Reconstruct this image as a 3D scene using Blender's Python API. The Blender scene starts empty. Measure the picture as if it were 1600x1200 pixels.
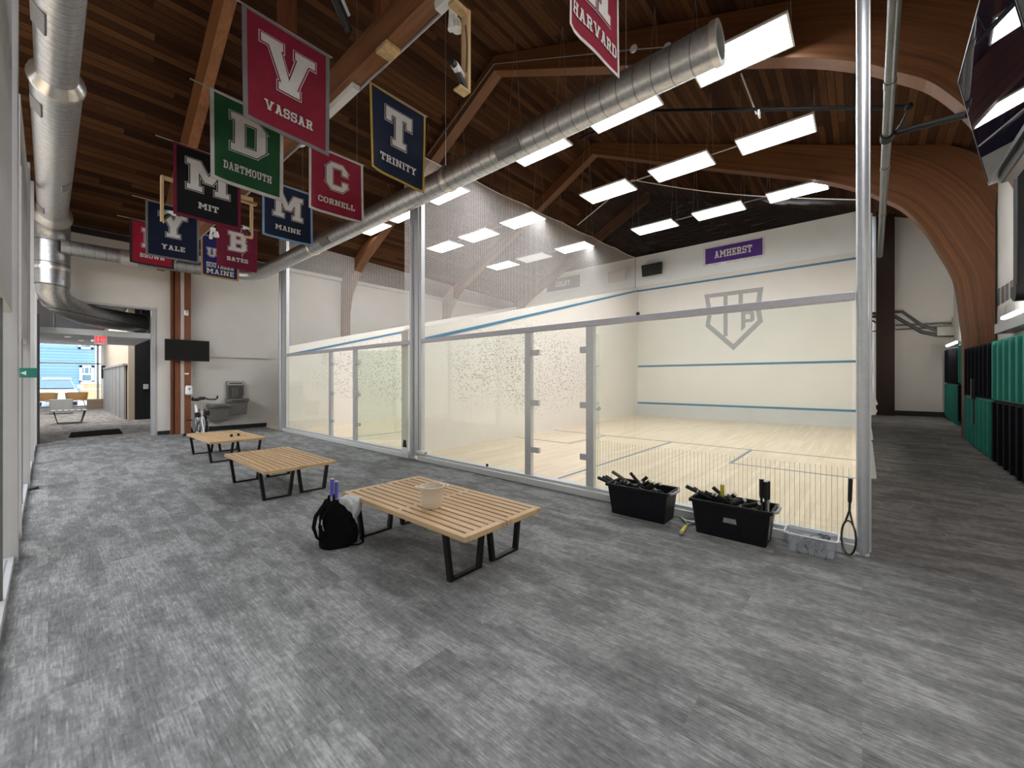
import bpy, bmesh, math, random
from mathutils import Vector, Matrix
random.seed(7)
R = math.radians
SC = bpy.context.scene
COL = SC.collection

# ------------------------------------------------------------------ camera, sky, lights, exposure
FPX, U0, V0, EYE = 630.0, 800.0, 594.0, 1.28
YAW = math.atan(725.0 / FPX)
SN, CS = math.sin(YAW), math.cos(YAW)
cam = bpy.data.cameras.new('camera')
cam.sensor_width = 36.0
cam.lens = 36.0 * FPX / 1600.0
cam.shift_y = -6.0 / 1600.0
cam.clip_start = 0.02
cam.clip_end = 300
camo = bpy.data.objects.new('camera', cam)
camo.location = (0, 0, EYE)
camo.rotation_euler = (R(90), 0, -YAW)
COL.objects.link(camo)
SC.camera = camo

SC.view_settings.view_transform = 'Standard'
SC.view_settings.look = 'None'
SC.view_settings.gamma = 1.0
SC.view_settings.use_curve_mapping = False
SC.view_settings.exposure = 0.0
SC.cycles.transparent_max_bounces = 32
SC.cycles.max_bounces = 8
SC.cycles.diffuse_bounces = 5
SC.cycles.use_denoising = True

W = bpy.data.worlds.new('winter_sky')
SC.world = W
W.use_nodes = True
W.node_tree.nodes['Background'].inputs[0].default_value = (0.80, 0.90, 1.0, 1)
W.node_tree.nodes['Background'].inputs[1].default_value = 4.3


def area(name, loc, size, power, color=(1, 1, 1), rot=(0, 0, 0)):
    l = bpy.data.lights.new(name, 'AREA')
    l.shape = 'RECTANGLE'
    l.size, l.size_y = size
    l.energy = power
    l.color = color
    o = bpy.data.objects.new(name, l)
    o.location = loc
    o.rotation_euler = rot
    COL.objects.link(o)
    return o


# lamps of the second pair of courts behind the glass partition on the corridor's other side
area('court_lamps_west_a', (-3.6, 3.0, 4.9), (4.5, 4.5), 330, (0.93, 0.96, 1.0))
area('court_lamps_west_b', (-3.6, 9.0, 4.3), (4.5, 4.0), 640, (0.93, 0.96, 1.0))
area('court_lamps_west_c', (-3.6, -0.2, 4.5), (4.5, 2.0), 100, (0.93, 0.96, 1.0))
# corridor fill: unseen area light added behind the camera to brighten the right-hand carpet
area('corridor_fill', (2.0, -0.6, 4.3), (2.6, 1.2), 75, (1.0, 0.99, 0.98))
area('lobby_lamps', (0.6, 20.0, 3.5), (2.0, 9.0), 260, (0.95, 0.97, 1.0))
LAMP = 25.5      # emission of the court light panels


# ------------------------------------------------------------------ pixel helpers (a point of a known plane)
def ray(u, v):
    a, b = (u - U0) / FPX, (V0 - v) / FPX
    return Vector((SN + CS * a, CS - SN * a, b))


def atx(u, v, x):
    r = ray(u, v)
    return Vector((0, 0, EYE)) + r * (x / r.x)


def aty(u, v, y):
    r = ray(u, v)
    return Vector((0, 0, EYE)) + r * (y / r.y)


def atz(u, v, z):
    r = ray(u, v)
    return Vector((0, 0, EYE)) + r * ((z - EYE) / r.z)


# ------------------------------------------------------------------ mesh builder
class MB:
    def __init__(s):
        s.v, s.f, s.uv = [], [], {}

    def add(s, vs, fs):
        n = len(s.v)
        s.v += [Vector(p) for p in vs]
        s.f += [[i + n for i in f] for f in fs]
        return s

    def box(s, a, b):
        (x0, y0, z0), (x1, y1, z1) = a, b
        x0, x1 = min(x0, x1), max(x0, x1)
        y0, y1 = min(y0, y1), max(y0, y1)
        z0, z1 = min(z0, z1), max(z0, z1)
        return s.add([(x0, y0, z0), (x1, y0, z0), (x1, y1, z0), (x0, y1, z0),
                      (x0, y0, z1), (x1, y0, z1), (x1, y1, z1), (x0, y1, z1)],
                     [(0, 3, 2, 1), (4, 5, 6, 7), (0, 1, 5, 4), (1, 2, 6, 5), (2, 3, 7, 6), (3, 0, 4, 7)])

    def hexa(s, lo, hi):
        """two quads of matching corners"""
        return s.add(list(lo) + list(hi),
                     [(0, 3, 2, 1), (4, 5, 6, 7), (0, 1, 5, 4), (1, 2, 6, 5), (2, 3, 7, 6), (3, 0, 4, 7)])

    def prism(s, poly, off):
        n = len(poly)
        off = Vector(off)
        vs = [Vector(p) for p in poly] + [Vector(p) + off for p in poly]
        fs = [list(range(n))[::-1], list(range(n, 2 * n))]
        fs += [(i, (i + 1) % n, n + (i + 1) % n, n + i) for i in range(n)]
        return s.add(vs, fs)

    def tube(s, path, r, n=10, cap=True, closed=False, flat=1.0, up=None):
        path = [Vector(p) for p in path]
        m = len(path)
        rs = r if isinstance(r, (list, tuple)) else [r] * m
        rings = []
        prev = None
        for i in range(m):
            if closed:
                t = path[(i + 1) % m] - path[i - 1]
            else:
                t = path[min(i + 1, m - 1)] - path[max(i - 1, 0)]
            if t.length < 1e-9:
                t = Vector((0, 0, 1))
            t.normalize()
            if prev is None:
                ref = Vector(up) if up else (Vector((0, 0, 1)) if abs(t.z) < 0.9 else Vector((1, 0, 0)))
                a = ref.cross(t).normalized()
            else:
                a = (prev - t * prev.dot(t))
                if a.length < 1e-6:
                    a = t.orthogonal()
                a.normalize()
            prev = a
            b = t.cross(a)
            rings.append([path[i] + a * (math.cos(2 * math.pi * k / n) * rs[i]) + b * (math.sin(2 * math.pi * k / n) * rs[i] * flat)
                          for k in range(n)])
        vs = [p for rg in rings for p in rg]
        fs = []
        for i in range(m if closed else m - 1):
            j = (i + 1) % m
            for k in range(n):
                fs.append((i * n + k, i * n + (k + 1) % n, j * n + (k + 1) % n, j * n + k))
        if cap and not closed:
            fs.append(list(range(n))[::-1])
            fs.append([(m - 1) * n + k for k in range(n)])
        return s.add(vs, fs)

    def cyl(s, a, b, r, n=14):
        return s.tube([a, b], r, n)

    def lathe(s, prof, c=(0, 0, 0), n=28, axis='z'):
        vs = []
        for (r, z) in prof:
            for k in range(n):
                t = 2 * math.pi * k / n
                p = (r * math.cos(t), r * math.sin(t), z)
                if axis == 'x':
                    p = (p[2], p[0], p[1])
                if axis == 'y':
                    p = (p[0], p[2], p[1])
                vs.append((p[0] + c[0], p[1] + c[1], p[2] + c[2]))
        fs = []
        for i in range(len(prof) - 1):
            for k in range(n):
                fs.append((i * n + k, i * n + (k + 1) % n, (i + 1) * n + (k + 1) % n, (i + 1) * n + k))
        return s.add(vs, fs)

    def loft(s, rings, cap=True):
        n = len(rings[0])
        vs = [p for rg in rings for p in rg]
        fs = []
        for i in range(len(rings) - 1):
            for k in range(n):
                fs.append((i * n + k, i * n + (k + 1) % n, (i + 1) * n + (k + 1) % n, (i + 1) * n + k))
        if cap:
            fs.append(list(range(n))[::-1])
            fs.append([(len(rings) - 1) * n + k for k in range(n)])
        return s.add(vs, fs)

    def ball(s, c, r, n=12):
        prof = [(max(1e-4, r * math.sin(math.pi * i / 8)), -r * math.cos(math.pi * i / 8)) for i in range(9)]
        return s.lathe(prof, c, n)

    def moved(s, m):
        s.v = [m @ p for p in s.v]
        return s


def wpos(o):
    p = Vector((0, 0, 0))
    while o:
        p = p + o.location
        o = o.parent
    return p


def obj(name, mb, mat, parent=None, world=True, smooth=False, bevel=0.0, loc=None, kind=None, weld=False):
    """one mesh object; with world=True its points are given in the room's frame"""
    me = bpy.data.meshes.new(name)
    off = Vector((0, 0, 0))
    if parent is not None and world:
        off = wpos(parent)
    elif parent is None and loc is not None:
        off = Vector(loc)
    me.from_pydata([tuple(p - off) for p in mb.v], [], mb.f)
    bm = bmesh.new()
    bm.from_mesh(me)
    if weld:
        bmesh.ops.remove_doubles(bm, verts=bm.verts, dist=1e-5)
    bmesh.ops.recalc_face_normals(bm, faces=bm.faces)
    bm.to_mesh(me)
    bm.free()
    me.materials.append(mat)
    if smooth:
        for p in me.polygons:
            p.use_smooth = True
        try:
            me.set_sharp_from_angle(angle=R(40))
        except Exception:
            pass
    o = bpy.data.objects.new(name, me)
    COL.objects.link(o)
    if parent is not None:
        o.parent = parent
    elif loc is not None:
        o.location = loc
    if bevel:
        b = o.modifiers.new('edge', 'BEVEL')
        b.width = bevel
        b.segments = 2
        b.limit_method = 'ANGLE'
        b.angle_limit = R(50)
    if kind:
        o['kind'] = kind
    return o


def thing(name, label, cat, loc=(0, 0, 0), group=None, rotz=0.0):
    o = bpy.data.objects.new(name, None)
    o.empty_display_size = 0.1
    o.location = loc
    o.rotation_euler = (0, 0, rotz)
    COL.objects.link(o)
    o['label'] = label
    o['category'] = cat
    if group:
        o['group'] = group
    return o


def tag(o, label, cat, group=None, kind=None):
    o['label'] = label
    o['category'] = cat
    if group:
        o['group'] = group
    if kind:
        o['kind'] = kind
    return o


def struct(name, mb, mat, **k):
    o = obj(name, mb, mat, **k)
    o['kind'] = 'structure'
    return o


def dup(root, label=None, group=None):
    r = root.copy()
    COL.objects.link(r)
    if label:
        r['label'] = label
    if group:
        r['group'] = group
    for ch in list(root.children):
        c = ch.copy()
        COL.objects.link(c)
        c.parent = r
        for g in list(ch.children):
            d = g.copy()
            COL.objects.link(d)
            d.parent = c
    return r


# ------------------------------------------------------------------ materials
class NT:
    def __init__(s, name):
        s.m = bpy.data.materials.new(name)
        s.m.use_nodes = True
        s.t = s.m.node_tree
        s.b = s.t.nodes['Principled BSDF']
        s.out = s.t.nodes['Material Output']

    def n(s, typ, **k):
        nd = s.t.nodes.new(typ)
        for a, b in k.items():
            setattr(nd, a, b)
        return nd

    def l(s, a, b):
        s.t.links.new(a, b)

    def coord(s, scale=(1, 1, 1), kind='Object', rot=(0, 0, 0), loc=(0, 0, 0)):
        c = s.n('ShaderNodeTexCoord')
        m = s.n('ShaderNodeMapping')
        m.inputs['Scale'].default_value = scale
        m.inputs['Rotation'].default_value = rot
        m.inputs['Location'].default_value = loc
        s.l(c.outputs[kind], m.inputs[0])
        return m.outputs[0]

    def noise(s, vec, scale=5, detail=4, rough=0.55):
        nd = s.n('ShaderNodeTexNoise')
        nd.inputs['Scale'].default_value = scale
        nd.inputs['Detail'].default_value = detail
        nd.inputs['Roughness'].default_value = rough
        s.l(vec, nd.inputs['Vector'])
        return nd.outputs['Fac']

    def ramp(s, fac, stops):
        r = s.n('ShaderNodeValToRGB')
        e = r.color_ramp.elements
        while len(e) < len(stops):
            e.new(0.5)
        for i, (p, c) in enumerate(stops):
            e[i].position = p
            e[i].color = (c[0], c[1], c[2], 1) if hasattr(c, '__len__') else (c, c, c, 1)
        s.l(fac, r.inputs[0])
        return r.outputs[0]

    def math(s, op, a, b=None, c=None, clamp=False):
        m = s.n('ShaderNodeMath', operation=op)
        m.use_clamp = clamp
        for i, q in enumerate((a, b, c)):
            if q is None:
                continue
            if isinstance(q, (int, float)):
                m.inputs[i].default_value = q
            else:
                s.l(q, m.inputs[i])
        return m.outputs[0]

    def mix(s, fac, a, b, blend='MIX'):
        m = s.n('ShaderNodeMix', data_type='RGBA', blend_type=blend)
        for i, q in ((0, fac), (6, a), (7, b)):
            if isinstance(q, (int, float)):
                m.inputs[i].default_value = q
            elif hasattr(q, '__len__'):
                m.inputs[i].default_value = (q[0], q[1], q[2], 1)
            else:
                s.l(q, m.inputs[i])
        return m.outputs[2]

    def sep(s, vec):
        x = s.n('ShaderNodeSeparateXYZ')
        s.l(vec, x.inputs[0])
        return x.outputs

    def comb(s, x, y, z):
        c = s.n('ShaderNodeCombineXYZ')
        for i, q in enumerate((x, y, z)):
            if isinstance(q, (int, float)):
                c.inputs[i].default_value = q
            else:
                s.l(q, c.inputs[i])
        return c.outputs[0]

    def bump(s, h, strength=0.3, dist=0.01):
        b = s.n('ShaderNodeBump')
        b.inputs['Strength'].default_value = strength
        b.inputs['Distance'].default_value = dist
        s.l(h, b.inputs['Height'])
        s.l(b.outputs[0], s.b.inputs['Normal'])

    def set(s, col=None, rough=0.5, metal=0.0, spec=0.5):
        if col is not None:
            if hasattr(col, '__len__'):
                s.b.inputs['Base Color'].default_value = (col[0], col[1], col[2], 1)
            else:
                s.l(col, s.b.inputs['Base Color'])
        s.b.inputs['Roughness'].default_value = rough
        s.b.inputs['Metallic'].default_value = metal
        s.b.inputs['Specular IOR Level'].default_value = spec
        return s.m


def plain(name, col, rough=0.5, metal=0.0, var=0.08, scale=14, bump=0.0, spec=0.5):
    t = NT(name)
    f = t.noise(t.coord(), scale, 4)
    a = tuple(max(0, c * (1 - var)) for c in col)
    b = tuple(c * (1 + var) for c in col)
    t.set(t.ramp(f, [(0.3, a), (0.7, b)]), rough, metal, spec)
    if bump:
        t.bump(t.noise(t.coord(), scale * 6, 3), bump, 0.004)
    return t.m


def emitter(name, col, strength):
    t = NT(name)
    e = t.n('ShaderNodeEmission')
    e.inputs[0].default_value = (col[0], col[1], col[2], 1)
    e.inputs[1].default_value = strength
    t.l(e.outputs[0], t.out.inputs[0])
    return t.m


def boards(name, cols, width, axis='y', length=3.0, rough=0.6, gap=0.04, gapcol=(0.01, 0.006, 0.004), grain=1.0, spec=0.3, gapfade=0.9):
    """boards running along x, `axis` is the direction across them"""
    t = NT(name)
    s = t.sep(t.coord())
    across = {'y': s[1], 'z': s[2], 'x': s[0]}[axis]
    along = s[1] if axis == 'x' else s[0]
    q = t.math('DIVIDE', across, width)
    row = t.math('FLOOR', q)
    fr = t.math('FRACT', q)
    wn = t.n('ShaderNodeTexWhiteNoise', noise_dimensions='1D')
    t.l(row, wn.inputs['W'])
    shift = t.math('MULTIPLY_ADD', wn.outputs[0], 7.0, along)
    q2 = t.math('DIVIDE', shift, length)
    cell = t.math('FLOOR', q2)
    fr2 = t.math('FRACT', q2)
    wn2 = t.n('ShaderNodeTexWhiteNoise', noise_dimensions='2D')
    t.l(t.comb(row, cell, 0), wn2.inputs['Vector'])
    base = t.ramp(wn2.outputs[0], [(i / (len(cols) - 1), c) for i, c in enumerate(cols)])
    gv = t.comb(t.math('MULTIPLY', along, 1.2), t.math('MULTIPLY', q, 5.0), t.math('MULTIPLY', wn2.outputs[0], 20))
    g = t.noise(gv, 2.2, 6, 0.6)
    gm = t.ramp(g, [(0.3, 1 - 0.38 * grain), (0.62, 1 + 0.12 * grain)])
    c = t.mix(1.0, base, gm, 'MULTIPLY')
    kn = t.noise(t.comb(t.math('MULTIPLY', along, 2.2), t.math('MULTIPLY', q, 1.1), 0), 3.0, 2)
    c = t.mix(t.math('MULTIPLY', t.ramp(kn, [(0.66, 0), (0.74, 1)]), 0.5 * grain), c, (cols[0][0] * 0.35, cols[0][1] * 0.3, cols[0][2] * 0.3))
    e = t.math('LESS_THAN', fr, gap)
    e2 = t.math('LESS_THAN', fr2, 0.004 / length * 1.5)
    e = t.math('MAXIMUM', e, e2)
    c = t.mix(t.math('MULTIPLY', e, gapfade), c, gapcol)
    t.set(c, rough, 0, spec)
    t.bump(t.math('SUBTRACT', 1.0, e), 0.5, 0.004)
    return t.m


def carpet(name, tint=(1, 1, 1), dark=1.0):
    """carpet planks along y: crisp yarn streaks whose density follows irregular worn-looking patches"""
    t = NT(name)
    s = t.sep(t.coord())
    br = t.n('ShaderNodeTexBrick')
    br.offset = 0.5
    br.inputs['Color1'].default_value = (0, 0, 0, 1)
    br.inputs['Color2'].default_value = (1, 1, 1, 1)
    br.inputs['Mortar'].default_value = (0.5, 0.5, 0.5, 1)
    br.inputs['Scale'].default_value = 1.0
    br.inputs['Mortar Size'].default_value = 0.0
    br.inputs['Brick Width'].default_value = 1.0
    br.inputs['Row Height'].default_value = 0.25
    t.l(t.comb(s[1], s[0], 0), br.inputs['Vector'])
    tile = br.outputs['Color']
    toff = t.math('MULTIPLY', tile, 4.0)
    row = t.math('FLOOR', t.math('DIVIDE', s[0], 0.0062))
    yarn = t.noise(t.comb(t.math('MULTIPLY', row, 7.31), t.math('MULTIPLY', s[1], 7.0), toff), 1.0, 3, 0.75)
    blot = t.noise(t.comb(t.math('MULTIPLY', s[0], 6.0), t.math('MULTIPLY', s[1], 2.4), toff), 1.0, 4, 0.6)
    blot2 = t.noise(t.comb(t.math('MULTIPLY', s[0], 20.0), t.math('MULTIPLY', s[1], 22.0), toff), 1.0, 3, 0.7)
    big = t.noise(t.comb(s[0], s[1], 0), 0.7, 2, 0.5)
    fine = t.noise(t.comb(s[0], s[1], 0), 330.0, 2, 0.6)
    bs = t.math('MULTIPLY_ADD', t.ramp(blot, [(0.42, 0), (0.56, 1)]), 0.22, 0.39)
    v = t.math('MULTIPLY_ADD', bs, 0.85, t.math('MULTIPLY', yarn, 0.80))
    v = t.math('MULTIPLY_ADD', blot2, 0.42, v)
    v = t.math('MULTIPLY_ADD', tile, 0.07, v)
    v = t.math('MULTIPLY_ADD', fine, 0.30, v)
    v = t.math('MULTIPLY_ADD', big, 0.25, v)
    lo = tuple(0.110 * dark * c for c in tint)
    mid = tuple(0.190 * dark * c for c in tint)
    hi = tuple(0.34 * dark * c for c in tint)
    c = t.ramp(t.math('DIVIDE', v, 2.0), [(0.55, lo), (0.68, mid), (0.81, hi)])
    t.set(c, 0.95, 0, 0.12)
    t.bump(t.math('ADD', yarn, fine), 0.35, 0.004)
    return t.m


def galvanised(name, axis='y', pitch=0.13, dark=1.0, rough=0.36):
    t = NT(name)
    s = t.sep(t.coord())
    a = {'x': s[0], 'y': s[1], 'z': s[2]}[axis]
    o = s[2] if axis != 'z' else s[0]
    fr = t.math('FRACT', t.math('DIVIDE', t.math('MULTIPLY_ADD', o, 0.10, a), pitch))
    seam = t.ramp(fr, [(0.0, 1), (0.035, 1), (0.07, 0)])
    n1 = t.noise(t.coord((1, 1, 1)), 26, 3)
    base = t.ramp(n1, [(0.3, tuple(dark * c for c in (0.46, 0.47, 0.48))), (0.7, tuple(dark * c for c in (0.62, 0.63, 0.64)))])
    c = t.mix(t.math('MULTIPLY', seam, 0.75), base, (0.10, 0.10, 0.105))
    t.set(c, rough, 0.9)
    t.bump(t.math('SUBTRACT', 1.0, seam), 0.3, 0.004)
    return t.m


def glulam(name, col):
    t = NT(name)
    uv = t.sep(t.coord(kind='UV'))
    lam = t.math('DIVIDE', uv[1], 0.038)
    row = t.math('FLOOR', lam)
    fr = t.math('FRACT', lam)
    wn = t.n('ShaderNodeTexWhiteNoise', noise_dimensions='1D')
    t.l(row, wn.inputs['W'])
    g = t.noise(t.comb(t.math('MULTIPLY', uv[0], 0.9), t.math('MULTIPLY', uv[1], 34), t.math('MULTIPLY', wn.outputs[0], 30)), 1.6, 6, 0.6)
    v = t.math('MULTIPLY_ADD', wn.outputs[0], 0.35, t.math('MULTIPLY', g, 0.9))
    c = t.ramp(v, [(0.3, tuple(x * 0.62 for x in col)), (0.6, col), (0.95, tuple(x * 1.45 for x in col))])
    c = t.mix(t.math('MULTIPLY', t.math('LESS_THAN', fr, 0.05), 0.45), c, tuple(x * 0.35 for x in col))
    t.set(c, 0.45, 0, 0.4)
    return t.m


def timber(name, col, axis=1, rough=0.5, k=1.0):
    t = NT(name)
    sc = [28.0, 28.0, 28.0]
    sc[axis] = 1.6
    g = t.noise(t.coord(tuple(sc)), 1.0, 6, 0.62)
    g2 = t.noise(t.coord(tuple(x * 0.2 for x in sc)), 1.0, 3, 0.5)
    v = t.math('MULTIPLY_ADD', g2, 0.5, t.math('MULTIPLY', g, 0.6))
    c = t.ramp(v, [(0.36, tuple(x * (1 - 0.42 * k) for x in col)), (0.54, col), (0.75, tuple(x * (1 + 0.35 * k) for x in col))])
    t.set(c, rough, 0, 0.35)
    return t.m


def glass_mat(name, tint=(0.955, 0.975, 0.955), refl=1.0):
    t = NT(name)
    tr = t.n('ShaderNodeBsdfTransparent')
    n1 = t.noise(t.coord(), 3.0, 2)
    t.l(t.ramp(n1, [(0.3, tuple(c * 0.995 for c in tint)), (0.7, tint)]), tr.inputs[0])
    gl = t.n('ShaderNodeBsdfGlossy')
    gl.inputs['Roughness'].default_value = 0.015
    gl.inputs['Color'].default_value = (0.95, 1, 0.97, 1)
    lw = t.n('ShaderNodeLayerWeight')
    lw.inputs['Blend'].default_value = 0.5
    f5 = t.math('POWER', lw.outputs['Facing'], 5.0)
    fr = t.math('MULTIPLY_ADD', f5, 0.5, 0.032)
    mx = t.n('ShaderNodeMixShader')
    t.l(t.math('MULTIPLY', fr, refl, clamp=True), mx.inputs[0])
    t.l(tr.outputs[0], mx.inputs[1])
    t.l(gl.outputs[0], mx.inputs[2])
    t.l(mx.outputs[0], t.out.inputs[0])
    return t.m


def net_mat(name, cover=0.42, col=(0.72, 0.68, 0.65)):
    """woven cord mesh: holes are transparent"""
    t = NT(name)
    s = t.sep(t.coord())
    p = 0.030
    a = t.math('FRACT', t.math('DIVIDE', s[0], p))
    b = t.math('FRACT', t.math('DIVIDE', s[2], p))
    m = t.math('MAXIMUM', t.math('LESS_THAN', a, cover / 2), t.math('LESS_THAN', b, cover / 2))
    tr = t.n('ShaderNodeBsdfTransparent')
    df = t.n('ShaderNodeBsdfDiffuse')
    df.inputs[0].default_value = (*col, 1)
    tl = t.n('ShaderNodeBsdfTranslucent')
    tl.inputs[0].default_value = (*col, 1)
    ad = t.n('ShaderNodeMixShader')
    ad.inputs[0].default_value = 0.45
    t.l(df.outputs[0], ad.inputs[1])
    t.l(tl.outputs[0], ad.inputs[2])
    mx = t.n('ShaderNodeMixShader')
    t.l(m, mx.inputs[0])
    t.l(tr.outputs[0], mx.inputs[1])
    t.l(ad.outputs[0], mx.inputs[2])
    t.l(mx.outputs[0], t.out.inputs[0])
    return t.m


def marked_plaster(name, col, cx, cz, rx, rz):
    """court plaster with a cloud of dark ball marks around (cx, cz)"""
    t = NT(name)
    s = t.sep(t.coord())
    px = t.math('DIVIDE', t.math('SUBTRACT', s[0], cx), rx)
    pz = t.math('DIVIDE', t.math('SUBTRACT', s[2], cz), rz)
    d = t.math('ADD', t.math('MULTIPLY', px, px), t.math('MULTIPLY', pz, pz))
    wob = t.noise(t.coord(), 1.3, 2)
    mask = t.ramp(t.math('ADD', d, t.math('MULTIPLY_ADD', wob, 0.9, -0.45)), [(0.25, 1), (1.0, 0)])
    sp = t.noise(t.comb(t.math('MULTIPLY', s[0], 9.0), t.math('MULTIPLY', s[1], 9.0), t.math('MULTIPLY', s[2], 17.0)), 1.6, 3, 0.6)
    mk = t.ramp(sp, [(0.51, 0), (0.62, 1)])
    f = t.math('MULTIPLY', t.math('MULTIPLY', mask, mk), 0.62)
    n1 = t.noise(t.coord(), 2.0, 3)
    base = t.ramp(n1, [(0.3, tuple(c * 0.97 for c in col)), (0.7, col)])
    t.set(t.mix(f, base, (0.25, 0.23, 0.21)), 0.6, 0, 0.3)
    return t.m


M = {}
M['carpet'] = carpet('carpet_grey')
M['carpet_hall'] = carpet('carpet_hall', (1.0, 0.97, 0.95), 0.8)
M['carpet_lobby'] = carpet('carpet_lobby', (1.08, 1.0, 0.93), 1.35)
M['maple'] = boards('maple_strips', [(0.66, 0.53, 0.375), (0.72, 0.59, 0.435), (0.77, 0.65, 0.495)], 0.06, 'y', 0.9, 0.32, 0.03, (0.50, 0.38, 0.25), 0.22, 0.5, 0.5)
M['roof'] = boards('roof_boards', [(0.024, 0.0090, 0.0034), (0.046, 0.0185, 0.0070), (0.086, 0.037, 0.0145)], 0.105, 'y', 2.2, 0.8, 0.09, spec=0.12)
M['gable'] = boards('gable_boards', [(0.030, 0.018, 0.013), (0.040, 0.024, 0.017)], 0.15, 'y', 6, 0.7, 0.05)
M['glulam'] = glulam('glulam', (0.125, 0.050, 0.0185))
M['truss'] = timber('truss_timber', (0.22, 0.092, 0.038), 1)
M['truss_post'] = timber('truss_post_timber', (0.17, 0.058, 0.026), 2)
M['darkpost'] = timber('dark_post_timber', (0.026, 0.010, 0.006), 2)
M['pine'] = timber('pine_arm', (0.60, 0.42, 0.22), 2)
M['oak'] = timber('bench_oak', (0.50, 0.335, 0.185), 1, 0.45, 0.9)
M['wall'] = plain('wall_paint', (0.60, 0.575, 0.54), 0.75, 0, 0.03, 2.0)
M['wall_hall'] = plain('wall_paint_hall', (0.66, 0.63, 0.59), 0.75, 0, 0.03, 2.0)
M['court_white'] = plain('court_upper_paint', (0.87, 0.91, 0.94), 0.7, 0, 0.02, 2.0)
M['court_cream'] = plain('court_cream_plaster', (0.80, 0.77, 0.715), 0.6, 0, 0.02, 2.0)
M['court_side'] = marked_plaster('court_side_plaster', (0.80, 0.76, 0.705), 8.0, 1.60, 3.7, 1.25)
M['tin'] = plain('tin_board', (0.64, 0.65, 0.65), 0.45, 0, 0.02, 3)
M['line_blue'] = plain('court_line_blue', (0.075, 0.22, 0.36), 0.5, 0, 0.04, 20)
M['line_floor'] = plain('floor_line_blue', (0.16, 0.20, 0.27), 0.45, 0, 0.04, 20)
M['black_base'] = plain('black_rubber_base', (0.012, 0.012, 0.013), 0.6)
M['alu'] = plain('brushed_aluminium', (0.60, 0.61, 0.63), 0.42, 0.55, 0.04, 30)
M['alu_lav'] = plain('anodised_rail', (0.54, 0.54, 0.60), 0.45, 0.4, 0.04, 30)
M['steelpost'] = plain('satin_steel_post', (0.56, 0.59, 0.63), 0.38, 0.6, 0.05, 24)
M['sill'] = plain('sill_white_metal', (0.66, 0.67, 0.67), 0.5, 0.1, 0.03, 10)
M['white_frame'] = plain('white_frame_paint', (0.40, 0.40, 0.41), 0.5, 0, 0.03, 8)
M['white_plastic'] = plain('white_plastic', (0.80, 0.80, 0.80), 0.4, 0, 0.02, 8)
M['panel_dark'] = plain('panel_gasket', (0.10, 0.10, 0.10), 0.6)
M['glass'] = glass_mat('clear_court_glass', (0.965, 0.98, 0.963))
M['glass_door'] = glass_mat('door_glass', (0.93, 0.965, 0.935))
M['glass_plain'] = glass_mat('window_glass', (0.97, 0.985, 0.99), 0.6)
M['stripes'] = plain('glass_stripe_colour', (0.62, 0.56, 0.46), 0.6)
M['net'] = net_mat('court_net', 0.43)
M['net_dark'] = net_mat('dark_net', 0.46, (0.045, 0.042, 0.045))
M['rope'] = plain('net_rope', (0.66, 0.63, 0.60), 0.8)
M['duct'] = galvanised('duct_spiral', 'y', 0.155)
M['duct_west'] = galvanised('duct_spiral_fine', 'y', 0.105, 1.0, 0.4)
M['duct_x'] = galvanised('duct_spiral_cross', 'x', 0.16, 0.75, 0.4)
M['duct_z'] = galvanised('duct_drop', 'z', 0.42, 0.62, 0.33)
M['duct_band'] = plain('duct_collar', (0.72, 0.70, 0.66), 0.3, 0.85, 0.05, 12)
M['grille'] = plain('duct_grille', (0.24, 0.24, 0.245), 0.5, 0.6)
M['lamp'] = emitter('lamp_diffuser', (0.955, 0.985, 1.0), LAMP)
M['lamp_dim'] = emitter('dim_lamp_diffuser', (1.0, 0.97, 0.93), 0.75)
M['lamp_frame'] = plain('lamp_frame_white', (0.75, 0.75, 0.74), 0.5)
M['cable'] = plain('thin_steel_cable', (0.30, 0.27, 0.24), 0.5, 0.5)
M['conduit'] = plain('grey_conduit', (0.42, 0.42, 0.42), 0.4, 0.6)
M['black_pipe'] = plain('black_iron_pipe', (0.008, 0.008, 0.008), 0.6, 0, 0.1, 10, 0, 0.2)
M['steel_pipe'] = plain('galvanised_pipe', (0.13, 0.135, 0.13), 0.4, 0.6, 0.08, 20)
M['black_steel'] = plain('black_powder_steel', (0.008, 0.008, 0.009), 0.5, 0, 0.1, 10, 0, 0.3)
M['black_plastic'] = plain('black_plastic', (0.010, 0.010, 0.012), 0.38, 0, 0.2, 30)
M['bin_plastic'] = plain('bin_plastic', (0.006, 0.006, 0.009), 0.5, 0, 0.2, 12, 0, 0.25)
M['bin_rim'] = plain('bin_handle_grey', (0.30, 0.29, 0.33), 0.5)
M['screen'] = plain('tv_screen', (0.006, 0.006, 0.016), 0.015, 0, 0.1, 3, 0, 0.6)
M['screen_matte'] = plain('tv_screen_off', (0.004, 0.004, 0.004), 0.3, 0, 0.1, 3, 0, 0.3)
M['dark_speaker'] = plain('speaker_grille', (0.018, 0.020, 0.020), 0.8, 0, 0.2, 60)
M['fountain'] = plain('fountain_grey_steel', (0.155, 0.150, 0.138), 0.45, 0.3, 0.06, 14)
M['fountain_lt'] = plain('fountain_steel', (0.50, 0.49, 0.46), 0.35, 0.7, 0.05, 14)
M['fountain_dk'] = plain('fountain_recess', (0.05, 0.05, 0.048), 0.5)
M['teal'] = plain('teal_enamel', (0.020, 0.215, 0.170), 0.45, 0, 0.06, 8)
M['locker_black'] = plain('black_enamel', (0.0045, 0.0055, 0.009), 0.6, 0, 0.1, 8, 0, 0.15)
M['fabric_black'] = plain('backpack_fabric', (0.0045, 0.0045, 0.005), 0.95, 0, 0.3, 60, 0.3, 0.08)
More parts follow.
